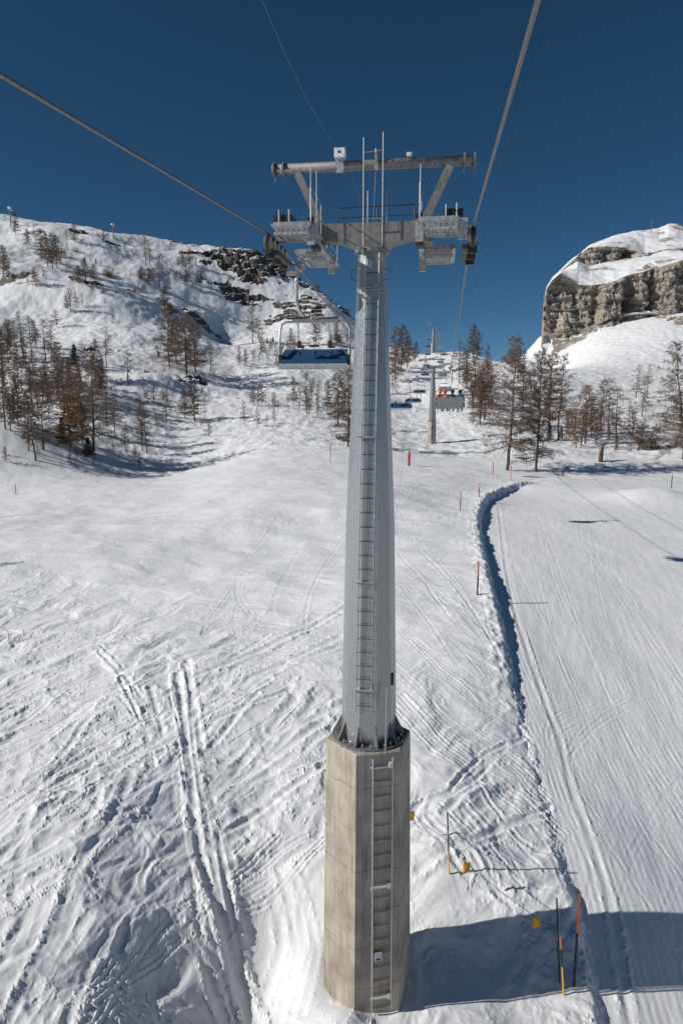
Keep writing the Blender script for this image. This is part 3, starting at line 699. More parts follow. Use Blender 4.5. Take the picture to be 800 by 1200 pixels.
# ladder and fittings of the near tower (local frame, facing the camera at -y)
def tparts():
    t = tower
    def rad(z): # radius of the shaft at local z
        f = (z-ZC)/(ZT-.35-ZC); return (.70+( .70*.72+.31*.28-.70)*f/.45) if f < .45 else (.70*.72+.31*.28)+((.31)-(.70*.72+.31*.28))*(f-.45)/.55
    z0, z1 = ZC+.95, ZT-.5
    lad = bpy.data.objects.new('ladder', None); col.objects.link(lad); lad.parent = t
    ro = rad(z0)+.05; r1 = rad(z1)+.05
    for xo0, xo1 in ((-.25, -.10), (.12, .20)):
        m = MB(); m.path([(xo0, -ro*.97, z0), ((xo0*.55+xo1*.45), -rad(z0+(z1-z0)*.45)-.05, z0+(z1-z0)*.45), (xo1, -r1, z1)], .017, 6); m.build('rail', M['rung'], lad)
    n = int((z1-z0)/.34)
    for k in range(n):
        z = z0+.15+k*.34; f = (z-z0)/(z1-z0); y = -(rad(z)+.05)
        m = MB(); m.tube((-.25+.15*f, y, z), (.12+.08*f, y, z), .009, n=6); m.build('rung', M['dark'], lad)
    for f in (.05, .30, .62, .93):
        z = z0+(z1-z0)*f; m = MB(); r_ = rad(z)
        m.box((-.05, -r_-.01, z), (.44, .09, .04)); m.box((.15, -r_-.05, z+.03), (.05, .1, .08)); m.build('ladder_clamp', M['rung'], lad)
    # lower ladder on the plinth
    lad2 = bpy.data.objects.new('ladder', None); col.objects.link(lad2); lad2.parent = t; lad2.rotation_euler = (0, 0, R(12)+HEAD); lad2.location = (-.15, -.03, 0)
    def ap(z): return 1.11*1.12*(1-(z+1.5)/(ZC+1.5))+1.11*(z+1.5)/(ZC+1.5)
    za, zb = .25, ZC-.12
    fa, fb = ap(za)*.866+.07, ap(zb)*.866+.07
    for x in (.00, .50):
        m = MB(); m.tube((x, -fa, za), (x, -fb, zb), .021, n=8); m.build('rail', M['chairmetal'], lad2)
    n = 18
    for k in range(n):
        z = zb-.22-k*(zb-za-.3)/(n-1); y = -(ap(z)*.866+.07)
        m = MB(); m.tube((.0, y, z), (.50, y, z), .016, n=6); m.build('rung', M['chairmetal'], lad2)
    for z in (zb-.25, (za+zb)/2, za+.35):
        y = -(ap(z)*.866); m = MB()
        m.box((.25, y-.03, z), (.56, .04, .05))
        m.box((.44, y-.08, z+.05), (.07, .06, .14)); m.build('ladder_clamp', M['white'], lad2)
    z = 1.85; y = -(ap(z)*.866+.10)
    sg = MB(); sg.box((.155, y, z), (.19, .012, .24)); sgo = sg.build('notice_plate', M['sign'], lad2)
    m = MB(); m.box((.155, y-.009, z-.07), (.10, .004, .05)); m.build('printed_mark', M['dark'], sgo)
    # conduit
    m = MB(); m.path([(.50, -.62, ZC+1.6), (.50, -.80, ZC+.4), (.50, -.98, ZC+.02)], .024, 8); m.build('conduit', M['galv'], t)
    m = MB(); m.box((.60, -.28, ZC+1.65), (.07, .12, .28)); m.build('junction_box', M['dark'], t)
    # hatch outline on the shaft
    # rails above the crossarm, lightning rods, camera housing
    for x, z1_ in ((-.17, ZT+1.93), (.26, ZT+2.02)):
        m = MB(); m.tube((x, -.32, ZT-.35), (x, -.32, z1_), .014, .010, 6); m.build('rod', M['rung'], t)
        m = MB(); m.tube((x+.07, -.05, ZT+.1), (x+.07, -.05, ZT+.9), .012, n=6); m.build('rod', M['rung'], t)
    m = MB(); m.tube((-.17, -.32, ZT+1.62), (.30, -.32, ZT+1.66), .008, n=5); m.build('tie_bar', M['rung'], t); m = MB(); m.tube((-.17, -.32, ZT+.24), (.26, -.32, ZT+.24), .01, n=5); m.build('tie_bar', M['rung'], t)
    for x in (-.78, .95):
        m = MB(); m.tube((x, .2, ZT+.2), (x, .2, ZT+.62), .02, n=6); m.build('rail_post', M['rung' if x < 0 else 'dark'], t)
    m = MB(); m.tube((-.78, .2, ZT+.62), (.95, .2, ZT+.64), .014, n=6); m.tube((-.78, .2, ZT+.40), (.95, .2, ZT+.42), .01, n=6); m.build('hand_rail', M['dark'], t)
    m = MB(); m.tube((.1, .2, ZT+.2), (.1, .2, ZT+.60), .022, n=6); m.build('rail_post', M['dark'], t)
    for x, h in ((-1.10, .95), (-.98, .85), (1.13, .9)):
        m = MB(); m.tube((x, -1.7, ZT-.15), (x, -1.7, ZT+h), .018 if x > 0 else .012, .008, 6); m.build('lightning_rod', M['rung'], t)
    cb = MB(); cb.box((-.72, -.12, ZT+1.68), (.24, .26, .19)); cbo = cb.build('camera_housing', M['white'], t)
    m = MB(); m.box((-.72, -.252, ZT+1.69), (.06, .006, .05)); m.build('camera_lens', M['dark'], cbo)
    m = MB(); m.box((-.72, -.13, ZT+1.44), (.17, .03, .30)); m.box((-.72, -.05, ZT+1.56), (.06, .1, .1)); m.build('bracket', M['grate'], cbo)
    m = MB(); m.box((.09, -.14, ZT+1.55), (.06, .1, .16)); m.box((.09, -.14, ZT+1.40), (.10, .06, .18)); m.tube((.09, -.16, ZT+1.66), (.09, -.16, ZT+1.74), .03, n=8); m.build('lifting_hook', M['rung'], t)
    m = MB(); m.box((.82, -.05, ZT+1.62), (.12, .12, .07)); m.build('small_lamp', M['white'], t)
    m = MB(); m.path([(.09, -.14, ZT+1.35), (.06, -.15, ZT+.8), (.04, -.15, ZT+.22)], .006, 5); m.build('cable', M['wire'], t)
    # loose loops of cable at the shaft head
    for sg_ in (-1, 1):
        m = MB(); pts = [(sg_*(.33+.14*math.sin(a)), -.25, ZT-.95+.12*math.cos(a)) for a in [math.pi*k/8 for k in range(9)]]; m.path(pts, .009, 5); m.build('cable_loop', M['dark'], t)
    m = MB(); m.rings([(ZT-.45, .40), (ZT-.38, .40)], 16); m.build('head_flange', M['steel'], t)
    m = MB(); m.box((-.27, -.36, ZT-.38), (.09, .1, .1)); m.box((-.18, -.37, ZT-.44), (.06, .08, .16)); m.build('head_bolt', M['rung'], t)
    # maintenance bracket shading the head of the shaft
    m = MB(); m.box((0, -.33, ZT-1.25), (.52, .10, .05)); m.tube((-.36, -.30, ZT-1.4), (.36, -.30, ZT-1.34), .012, n=5); m.build('step_bracket', M['galv'], t)
tparts()

g2 = on_ground(506, 520); g3 = on_ground(506, 419)
T2 = Vector((g2.x, 138.0, 0)); T2.x = ratio(506, 500)[0]*138; T2.z = z_at(T2.x, 138)
t2top = ratio(506, 430)[1]*138-T2.z
build_tower('chairlift_tower', 'second lift tower on a pale concrete plinth beyond the occupied chair', T2, t2top*.30, t2top, .80, .3, False)
T3 = Vector((ratio(507, 418)[0]*296, 296, 0)); T3.z = z_at(T3.x, 296)
t3top = ratio(507, 384)[1]*296-T3.z
build_tower('chairlift_tower', 'farthest lift tower standing against the sky on the crest', T3, t3top*.42, t3top, .95, .3, False)

# ------------------------------------------------------------------ ROPES
def head_pos(t, side, zt): # sheave position of a tower
    return Vector((t[0]+side*2.23*math.cos(HEAD), t[1]-side*2.23*math.sin(HEAD), zt))
ROPE = {}
for side in (-1, 1):
    h1 = head_pos((TX, TY), side, base_z+ZT-.11); h2 = head_pos((T2.x, 138), side, T2.z+t2top-.11); h3 = head_pos((T3.x, 296), side, T3.z+t3top-.11)
    d = Vector((math.sin(HEAD), math.cos(HEAD), 0))
    P_ = []
    b0_ = h1-d*26; b0_.z = h1.z-26*.088
    for k in range(14): P_.append(b0_.lerp(h1-d*.8, k/13))
    def span(a, b, sag, n):
        for k in range(1, n+1):
            t = k/n; p = a.lerp(b, t); p.z -= 4*sag*t*(1-t); P_.append(p)
    P_.append(h1+d*.8)
    span(h1+d*.8, h2, 3.0, 50); span(h2, h3, 4.0, 40)
    e = h3+d*90; e.z = h3.z+2; span(h3, e, .5, 8)
    ROPE[side] = P_
    m = MB(); m.path(P_, .021, 8)
    tag(m.build('haul_rope', M['rope'], None, True), 'thick twisted steel haul rope running over the left sheaves' if side < 0 else 'thick twisted steel haul rope running over the right sheaves', 'cable', 'haul ropes of the lift')
def rope_at(side, Y):
    P_ = ROPE[side]
    for a, b in zip(P_[:-1], P_[1:]):
        if a.y <= Y <= b.y: return a.lerp(b, (Y-a.y)/(b.y-a.y))
m = MB(); a = Vector(pt(303, -10, 9)); b = Vector((TX-.6, TY, base_z+ZT+1.62))
pts = [a.lerp(b, k/20)-Vector((0, 0, .25*4*(k/20)*(1-k/20))) for k in range(21)]
bb = Vector((T2.x-.8, 138, T2.z+t2top+1.0)); pts += [b.lerp(bb, k/30)-Vector((0, 0, 3.0*4*(k/30)*(1-k/30))) for k in range(1, 31)]
m.path(pts, .0035, 4); tag(m.build('signal_wire', M['wire']), 'very thin pale signal wire crossing the sky to the gantry beam', 'wire')

# ------------------------------------------------------------------ CHAIRS (local origin on the rope, seat faces -y)
def make_chair(name, label, back_h=.30, off=.40, lab_group=None, bar_up=True, back_mat='blue'):
    t = thing(name, label, 'chairlift chair', (0,0,0), 0, lab_group)
    cx = off; w = .98
    m = MB(); m.box((0, 0, .0), (.14, .34, .13)); m.tube((-.09, -.1, .02), (.16, -.1, .02), .07, n=12); m.tube((-.02, .12, .05), (.14, .12, .05), .055, n=12); m.box((-.2, .0, -.12), (.3, .12, .1))
    m.build('rope_grip', M['rim'], t)
    m = MB(); m.beam((-.13, -.25, .12), (.05, .05, 0), .06, .07); m.build('grip_lever', M['dark'], t)
    m = MB(); m.path([(-.05, 0, -.05), (-.09, .03, -.35), (-.09, .05, -.85), (-.03, .07, -1.08), (.12, .09, -1.25), (cx*.6, .1, -1.33)], .052, 10); m.build('hanger', M['chairmetal'], t, True)
    m = MB(); m.box((cx, .1, -1.36), (1.25, .09, .10)); m.box((cx, .1, -1.28), (.16, .12, .08)); m.build('crossbar', M['chairgrey'], t)
    for sg in (-1, 1):
        m = MB(); m.path([(cx+sg*.55, .12, -1.38), (cx+sg*.80, .12, -1.39), (cx+sg*.91, .10, -1.45), (cx+sg*.96, .06, -1.60), (cx+sg*w, .0, -2.2), (cx+sg*w, -.02, -2.62)], .032, 8); m.build('side_hoop', M['chairmetal'], t, True)
        m = MB(); m.box((cx+sg*(w-.05), -.02, -2.42), (.10, .26, .28)); m.box((cx+sg*(w-.06), -.2, -2.5), (.06, .3, .1)); m.build('arm_hinge', M['black'], t)
    # backrest
    top = -2.44+back_h
    bk = MB()
    bk.add([(cx-w+.10, .16, top), (cx+w-.10, .16, top), (cx+w-.04, .04, -2.44), (cx-w+.04, .04, -2.44), (cx-w+.10, .22, top), (cx+w-.10, .22, top), (cx+w-.04, .10, -2.44), (cx-w+.04, .10, -2.44)],
           [(0,1,2,3),(4,7,6,5),(0,4,5,1),(1,5,6,2),(2,6,7,3),(3,7,4,0)])
    bko = bk.build('backrest', M['blue'], t)
    for k in range(1, 4):
        m = MB(); m.box((cx-w+.1+(2*w-.2)*k/4, .098, (top-2.44)/2), (.012, .012, back_h*.9), Matrix.Rotation(R(-16 if back_h < .5 else -8), 3, 'X')); m.build('seam', M['black'], bko)
    m = MB(); m.box((cx, .24, (top-2.5)/2-(.1 if back_h > .5 else 0)), (2*w-.2, .03, back_h+(.22 if back_h > .5 else .02)), Matrix.Rotation(-math.atan(.12/back_h), 3, 'X')); m.box((cx, .26, top), (2*w-.18, .06, .06)); m.box((cx, .14, -2.50), (2*w-.1, .07, .07)); m.build('back_shell', M['chairgrey'], t)
    m = MB(); m.box((cx, -.20, -2.46), (2*w-.12, .46, .07), Matrix.Rotation(R(8), 3, 'X')); m.build('seat', M['blue'], t)
    m = MB(); m.box((cx, -.20, -2.54), (2*w-.10, .48, .07), Matrix.Rotation(R(8), 3, 'X')); m.box((cx, -.40, -2.60), (2*w-.14, .07, .10)); m.tube((cx-w, -.2, -2.66), (cx+w-.08, -.2, -2.66), .022, n=8); m.build('seat_pan', M['chairgrey'] if back_h > .5 else M['chairmetal'], t)
    # safety bar with footrests
    if bar_up:
        for sx in (-.42, .42):
            m = MB(); m.tube((cx+sx, -.25, -1.42), (cx+sx-.0, -.12, -2.0), .026, n=8); m.build('footrest_stem', M['chairmetal'], t)
            m = MB(); m.box((cx+sx, -.28, -1.335), (.52, .14, .035), Matrix.Rotation(R(-2), 3, 'Y')); m.build('footrest', M['black'], t)
            m = MB(); m.box((cx+sx+.02, -.12, -2.0), (.10, .1, .16)); m.box((cx+sx+.06, -.12, -2.08), (.18, .12, .05)); m.build('footrest_pad', M['black'], t)
        m = MB(); m.path([(cx-w+.08, -.05, -2.45), (cx-w+.1, -.08, -2.25), (cx-w+.2, -.1, -2.08), (cx-w+.34, -.12, -2.04), (cx+w-.34, -.12, -2.02), (cx+w-.2, -.1, -2.08), (cx+w-.1, -.08, -2.25), (cx+w-.08, -.05, -2.45)], .014, 6); m.build('safety_bar', M['chairmetal'], t, True)
        m = MB(); m.box((cx, -.1, -2.05), (.26, .07, .06)); m.build('bar_handle', M['black'], t)
    else:
        m = MB(); m.path([(cx-w+.06, 0, -2.3), (cx-w+.1, -.5, -2.15), (cx, -.62, -2.12), (cx+w-.1, -.5, -2.15), (cx+w-.06, 0, -2.3)], .02, 6); m.build('safety_bar', M['chairmetal'], t, True)
    return t
CH1 = make_chair('lift_chair', 'empty blue lift chair with raised footrests hanging nearest, left of the tall tower')
CH1.location = rope_at(-1, 19.3); CH1.rotation_euler = (0, 0, -HEAD*.6)
for Y, lb in ((60, 'empty blue lift chair half hidden behind the right edge of the steel shaft'), (88, 'small empty lift chair just left of the second tower, nearer than the other small ones'),
              (112, 'small empty lift chair left of the second tower below its crossarm'), (170, 'tiny empty lift chair just beyond the left end of the second tower crossarm')):
    c = dup(CH1, rope_at(-1, Y), -HEAD, label=lb, group='empty chairs coming down the line')
CH1['group'] = 'empty chairs coming down the line'
for Y in (205, 240, 262, 280): dup(CH1, rope_at(-1, Y), -HEAD, label='tiny chair on the left side of the line just below the crest tower', group='far chairs left of the crest tower')
CH2 = make_chair('lift_chair', 'lift chair with grey back shell carrying four skiers uphill', .52, -.0, None, False)
YC2 = 46.5
CH2.location = rope_at(1, YC2); CH2.rotation_euler = (0, 0, math.pi-HEAD)
dup(CH2, rope_at(1, 116), math.pi-HEAD, label='dark lift chair seen from behind just right of the second tower', group='chairs going up the line')
dup(CH2, rope_at(1, 165), math.pi-HEAD, label='tiny lift chair beyond the right end of the second tower crossarm', group='chairs going up the line')
for Y in (215, 248, 270, 286): dup(CH2, rope_at(1, Y), math.pi-HEAD, label='tiny chair on the right side of the line just below the crest tower', group='far chairs right of the crest tower')
CH2['group'] = 'chairs going up the line'

# ------------------------------------------------------------------ SKIERS on the chair (local: seated, facing -y of the chair frame)
def skin_mesh(name, nodes, edges, m, parent, sub=1):
    me = bpy.data.meshes.new(name); me.from_pydata([n[0] for n in nodes], edges, []); me.materials.append(m)
    o = bpy.data.objects.new(name, me); col.objects.link(o)
    if parent: o.parent = parent
    sk = o.modifiers.new('skin', 'SKIN'); sk.use_smooth_shade = True
    if not me.skin_vertices: me.skin_vertices.new()
    for i, n in enumerate(nodes): me.skin_vertices[0].data[i].radius = (n[1], n[1] if len(n) < 3 else n[2])
    me.skin_vertices[0].data[0].use_root = True
    ss = o.modifiers.new('sub', 'SUBSURF'); ss.levels = sub; ss.render_levels = sub
    return o
def person(label, x, jac, pan, helm, lean=0):
    base = CH2.matrix_world if False else (Matrix.Translation(CH2.location) @ Matrix.Rotation(math.pi-HEAD, 4, 'Z'))
    p = thing('person', label, 'person'); p.location = base @ Vector((x, -.12, -2.33)); p.rotation_euler = (0, 0, math.pi-HEAD)
    L = lean
    hipn = (0, 0, .10)
    skin_mesh('body', [(hipn, .11), ((L*.3, .0, .35), .12), ((L*.7, -.02, .55), .11), ((L, -.03, .66), .055), ((L, -.05, .74), .09), ((L, -.06, .83), .095),
                       ((-.18+L*.7, -.02, .54), .06), ((-.24, -.12, .30), .045), ((-.20, -.38, .22), .04), ((-.19, -.46, .22), .045),
                       ((.18+L*.7, -.02, .54), .06), ((.24, -.12, .30), .045), ((.20, -.38, .22), .04), ((.19, -.46, .22), .045),
                       ((-.11, -.06, .08), .085), ((-.12, -.46, .06), .062), ((-.12, -.50, -.38), .045), ((-.12, -.58, -.44), .04),
                       ((.11, -.06, .08), .085), ((.12, -.46, .06), .062), ((.12, -.50, -.38), .045), ((.12, -.58, -.44), .04)],
              [(0,1),(1,2),(2,3),(3,4),(4,5),(2,6),(6,7),(7,8),(8,9),(2,10),(10,11),(11,12),(12,13),(0,14),(14,15),(15,16),(16,17),(0,18),(18,19),(19,20),(20,21)], M['skin'], p)
    skin_mesh('jacket', [((0, 0, .08), .15), ((L*.3, .0, .35), .155), ((L*.7, -.02, .55), .14), ((L, -.03, .64), .075),
                         ((-.19+L*.7, -.02, .54), .085), ((-.26, -.12, .30), .07), ((-.21, -.36, .22), .055), ((.19+L*.7, -.02, .54), .085), ((.26, -.12, .30), .07), ((.21, -.36, .22), .055)],
              [(0,1),(1,2),(2,3),(2,4),(4,5),(5,6),(2,7),(7,8),(8,9)], jac, p)
    skin_mesh('trousers', [((0, -.03, .08), .13), ((-.12, -.10, .08), .105), ((-.13, -.47, .06), .085), ((-.13, -.50, -.05), .08), ((-.13, -.51, -.30), .07),
                           ((.12, -.10, .08), .105), ((.13, -.47, .06), .085), ((.13, -.50, -.05), .08), ((.13, -.51, -.30), .07)],
              [(0,1),(1,2),(2,3),(3,4),(0,5),(5,6),(6,7),(7,8)], pan, p)
    for sg in (-1, 1):
        b = MB(); b.path([(sg*.13, -.50, -.22), (sg*.13, -.51, -.40), (sg*.13, -.53, -.47)], [.075, .07, .07], 8); b.box((sg*.13, -.58, -.46), (.11, .30, .10)); bo = b.build('ski_boot', M['ski'], p, True)
        s = MB()
        s.add([(sg*.13-.045, .10, -.53), (sg*.13+.045, .10, -.53), (sg*.13+.035, -.7, -.53), (sg*.13-.035, -.7, -.53), (sg*.13+.04, -1.15, -.50), (sg*.13-.04, -1.15, -.50), (sg*.13, -1.28, -.42),
               (sg*.13-.045, .10, -.515), (sg*.13+.045, .10, -.515), (sg*.13+.035, -.7, -.515), (sg*.13-.035, -.7, -.515), (sg*.13+.04, -1.15, -.485), (sg*.13-.04, -1.15, -.485), (sg*.13, -1.28, -.405)],
              [(0,1,2,3),(3,2,4,5),(5,4,6),(7,10,9,8),(10,12,11,9),(12,13,11),(0,7,8,1),(1,8,9,2),(2,9,11,4),(4,11,13,6),(0,3,10,7),(3,5,12,10),(5,6,13,12)])
        s.build('ski', M['ski'] if helm != 'dark' else M['black'], p)
    h = MB(); hl = [(.70, .085), (.76, .125), (.84, .137), (.91, .12), (.955, .07), (.97, .01)]
    hb = MB(); hb.rings([(z, r) for z, r in hl], 12); hb.v = [(x_+L, y_*1.12-.03, z) for x_, y_, z in hb.v]; hb.build('helmet', M[helm], p, True)
    g = MB(); g.box((L, -.155, .80), (.17, .04, .08)); g.build('goggles', M['black'], p)
    return p
person('skier in a blue jacket at the right end of the occupied chair, seen from behind', -.70, M['jblue'], M['pants'], 'dark', .02)
person('skier in a charcoal jacket second from the right on the occupied chair', -.12, M['jdark'], M['pmaroon'], 'jdark', -.05) if 'jdark' in M else None
person('skier in an orange jacket second from the left on the occupied chair', .30, M['jorange'], M['pmaroon'], 'jred', .03)
person('skier in a coral red jacket at the left end of the occupied chair', .70, M['jred'], M['pants'], 'jorange', -.03)

# ------------------------------------------------------------------ TREES
def rvec(r): return Vector((r.uniform(-1, 1), r.uniform(-1, 1), r.uniform(-1, 1)))
def add_twig(mb, p, d, L, w, r):
    w *= 1.15
    side = d.cross(rvec(r)); side = side.normalized()*w/2 if side.length > 1e-3 else Vector((w/2, 0, 0))
    q = p+d*L*.55+Vector((0, 0, r.uniform(-.04, .04)))*L; e = p+d*L+Vector((0, 0, r.uniform(-.12, .06)))*L
    mb.add([p-side, p+side, q+side*.8, q-side*.8, e], [(0,1,2,3),(3,2,4)])
def tree_proto(seed, H, Rm, nb, ntw, z0f, wig, twl, label_kind, tm, forky=False, dropout=.15, droop=.35, tw_w=.045):
    r = random.Random(seed)
    root = thing('larch_tree', 'x', 'tree')
    tp = []; rad = []; x = y = 0
    for k in range(13):
        f = k/12; tp.append(Vector((x, y, -0.6+f*(H+.6)))); rad.append(H*.0125*(1-f)**.85+.012)
        x += r.uniform(-wig, wig); y += r.uniform(-wig, wig)
    MB().path(tp, rad, 7).build('trunk', M['bark'], root, True)
    def tpos(z):
        f = (z+.6)/(H+.6)*12; i = min(11, int(f)); return tp[i].lerp(tp[i+1], f-i)
    cr = MB(); ph = r.uniform(0, 6)
    gaps = [(r.uniform(0, 6.28), r.uniform(z0f, .9)) for _ in range(5)]
    for k in range(nb):
        f = (k+r.random())/nb; z = H*(z0f+(1-z0f-.01)*f); ph += 2.4+r.uniform(-.5, .5)
        a = ph % 6.283
        if r.random() < dropout: continue
        prof = (1-f)**.56*(.6+.4*min(1, f*4+.3))
        L = 1.2*Rm*prof*r.uniform(.55, 1.15)+.18
        for ga, gf in gaps:
            if abs(((a-ga+3.14) % 6.283)-3.14) < .6 and abs(z/H-gf) < .09: L *= .35
        p = tpos(z); d = Vector((math.cos(a), math.sin(a), 0)); pts = [p]; rr = max(.010, .055*(1-f)*H/15+.012)
        up = r.uniform(-.2, .45)+.4*f
        n = 5; L = max(L, .1)
        for j in range(1, n+1):
            t = j/n; zz = up*L*t-droop*L*t*t+(.28*L*t**3)
            side = Vector((-d.y, d.x, 0))*r.uniform(-.08, .08)*L
            pts.append(p+d*L*t+side*t+Vector((0, 0, zz)))
        cr.path(pts, [rr*(1-.8*j/n) for j in range(n+1)], 3, False)
        nt_ = max(4, int(3.9*ntw*(.35+L/Rm)))
        for q in range(nt_):
            t = r.uniform(.12, 1)**.8; s = t*n; i = min(n-1, int(s)); b = pts[i].lerp(pts[i+1], s-i)
            sg = r.choice((-1, 1)); sd = Vector((-d.y, d.x, 0))*sg
            dd = (d*r.uniform(.0, .9)+sd*r.uniform(.2, 1.0)+Vector((0, 0, r.uniform(-.9, .85)))).normalized()
            l = twl*r.uniform(.4, 1.2)*(1-.35*f)
            add_twig(cr, b, dd, l, tw_w, r)
            for _ in range(2):
                t2 = r.uniform(.3, .95); d3 = (dd+rvec(r)*.9+Vector((0, 0, -.2))).normalized()
                add_twig(cr, b+dd*l*t2, d3, l*r.uniform(.3, .6), tw_w*.75, r)
    if forky:
        for k in range(5):
            a = r.uniform(0, 6.28); z = H*r.uniform(.3, .6); p = tpos(z); L = H*r.uniform(.18, .3)
            pts = [p, p+Vector((math.cos(a)*L*.35, math.sin(a)*L*.35, L*.2)), p+Vector((math.cos(a)*L*.5, math.sin(a)*L*.5, L*.75)), p+Vector((math.cos(a)*L*.6, math.sin(a)*L*.6, L*1.2))]
            cr.path(pts, [.07, .05, .035, .015], 4, False)
            for q in range(60):
                s = r.uniform(.6, 2.99); i = int(s); b = pts[i].lerp(pts[i+1], s-i); dd = (rvec(r)+Vector((0, 0, .1))).normalized(); add_twig(cr, b, dd, twl*r.uniform(.5, 1.3), tw_w, r)
                add_twig(cr, b+dd*.3, rvec(r).normalized(), twl*.6, tw_w*.8, r)
    cr.build('crown', tm, root)
    root['_h'] = H
    return root
PROTO = {
 'L': [tree_proto(11, 15, 3.3, 120, 13, .14, .07, .62, '', M['twigrust']), tree_proto(12, 15, 2.9, 110, 14, .18, .09, .6, '', M['twig']), tree_proto(13, 15, 3.6, 115, 13, .2, .12, .65, '', M['twigrust'], True)],
 'S': [tree_proto(21, 15, 3.1, 78, 8, .26, .10, .62, '', M['twig'], False, .2), tree_proto(22, 15, 2.6, 70, 8, .3, .12, .6, '', M['twig'], False, .25), tree_proto(23, 15, 3.9, 84, 8, .16, .16, .7, '', M['twig'], False, .2, .5)],
 'B': [tree_proto(31, 17, 5.0, 112, 10, .16, .17, .8, '', M['twig'], False, .12, .45, .05), tree_proto(32, 17, 4.3, 115, 10, .10, .12, .8, '', M['twig'], True, .12, .4, .05)],
 'G': [tree_proto(41, 12, 3.2, 120, 17, .10, .06, .6, '', M['twiggold'], False, .05)],
 'P': [tree_proto(51, 6, 1.0, 36, 6, .16, .05, .34, '', M['twig'], False, .1, .2, .04), tree_proto(52, 6, 1.3, 40, 7, .12, .07, .36, '', M['twigrust'], False, .1, .2, .04), tree_proto(53, 6, .75, 28, 5, .3, .06, .3, '', M['twig'], False, .2, .2, .04)],
}
def fir_proto(seed):
    r = random.Random(seed); root = thing('conifer_tree', 'x', 'tree'); H = 8
    MB().path([(0,0,-.5),(0,0,H*.5),(0.05,0,H)], [.14, .08, .01], 6).build('trunk', M['bark'], root, True)
    cr = MB()
    for k in range(100):
        f = k/100; z = H*(.04+.95*f); a = k*2.4+r.uniform(-.4, .4); L = 2.1*(1-f)**.8*r.uniform(.6, 1.15)+.15; d = Vector((math.cos(a), math.sin(a), r.uniform(-.25, .25)))
        p = Vector((0, 0, z)); cr.path([p, p+d*L*.6, p+d*L+Vector((0, 0, .12))], [.03, .02, .006], 3, False)
        for q in range(int(14+26*(1-f))):
            t = r.uniform(.1, 1); dd = (d*.5+rvec(r)).normalized(); add_twig(cr, p+d*L*t, dd, r.uniform(.25, .5), .11, r)
    cr.build('crown', M['needle'], root); root['_h'] = H; return root
PROTO['F'] = [fir_proto(61)]
def bush_proto(seed, m):
    r = random.Random(seed); mb = MB()
    for k in range(26):
        a = r.uniform(0, 6.28); d = Vector((math.cos(a)*.6, math.sin(a)*.6, 1)).normalized(); L = r.uniform(.7, 1.5); p = Vector((r.uniform(-.5, .5), r.uniform(-.5, .5), -.15))
        q = p+d*L; mb.path([p, p+d*L*.5+rvec(r)*.05, q], [.018, .014, .006], 3, False)
        for j in range(9): t = r.uniform(.3, 1); add_twig(mb, p+d*L*t, (d*.6+rvec(r)).normalized(), r.uniform(.2, .45), .03, r)
    o = mb.build('shrub', m); o['_h'] = 1.4; tag(o, 'x', 'shrub'); return o
PROTO['U'] = [bush_proto(71, M['twig']), bush_proto(72, M['twigrust'])]
NAMES = {'L': 'larch_tree', 'S': 'larch_tree', 'B': 'larch_tree', 'G': 'larch_tree', 'P': 'larch_sapling', 'F': 'conifer_tree', 'U': 'shrub'}
trng = random.Random(99)
def plant(px, by, ty, kind, label, group=None, lean=0, vi=None, wide=1):
    g = ground_at(px, by, terrain)
    if g.y > 590: g = Vector((g.x*.8, g.y*.8, 0))
    ps = PROTO[kind]; i = trng.randrange(len(ps)) if vi is None else vi % len(ps); pr = ps[i]
    hpx = by-ty; D = g.y*CP+0
    h = ratio(px, ty)[1]*g.y-ratio(px, by)[1]*g.y
    s = h/pr['_h']
    zz = z_at(g.x, g.y)
    o = dup(pr, (g.x, g.y, zz-.05), scale=(s*wide, s*wide, s), label=label, group=group, rot=(0, lean, trng.uniform(0, 6.28) if not lean else 0))
    o.name = NAMES[kind]
    if '_h' in o: del o['_h']
    return o
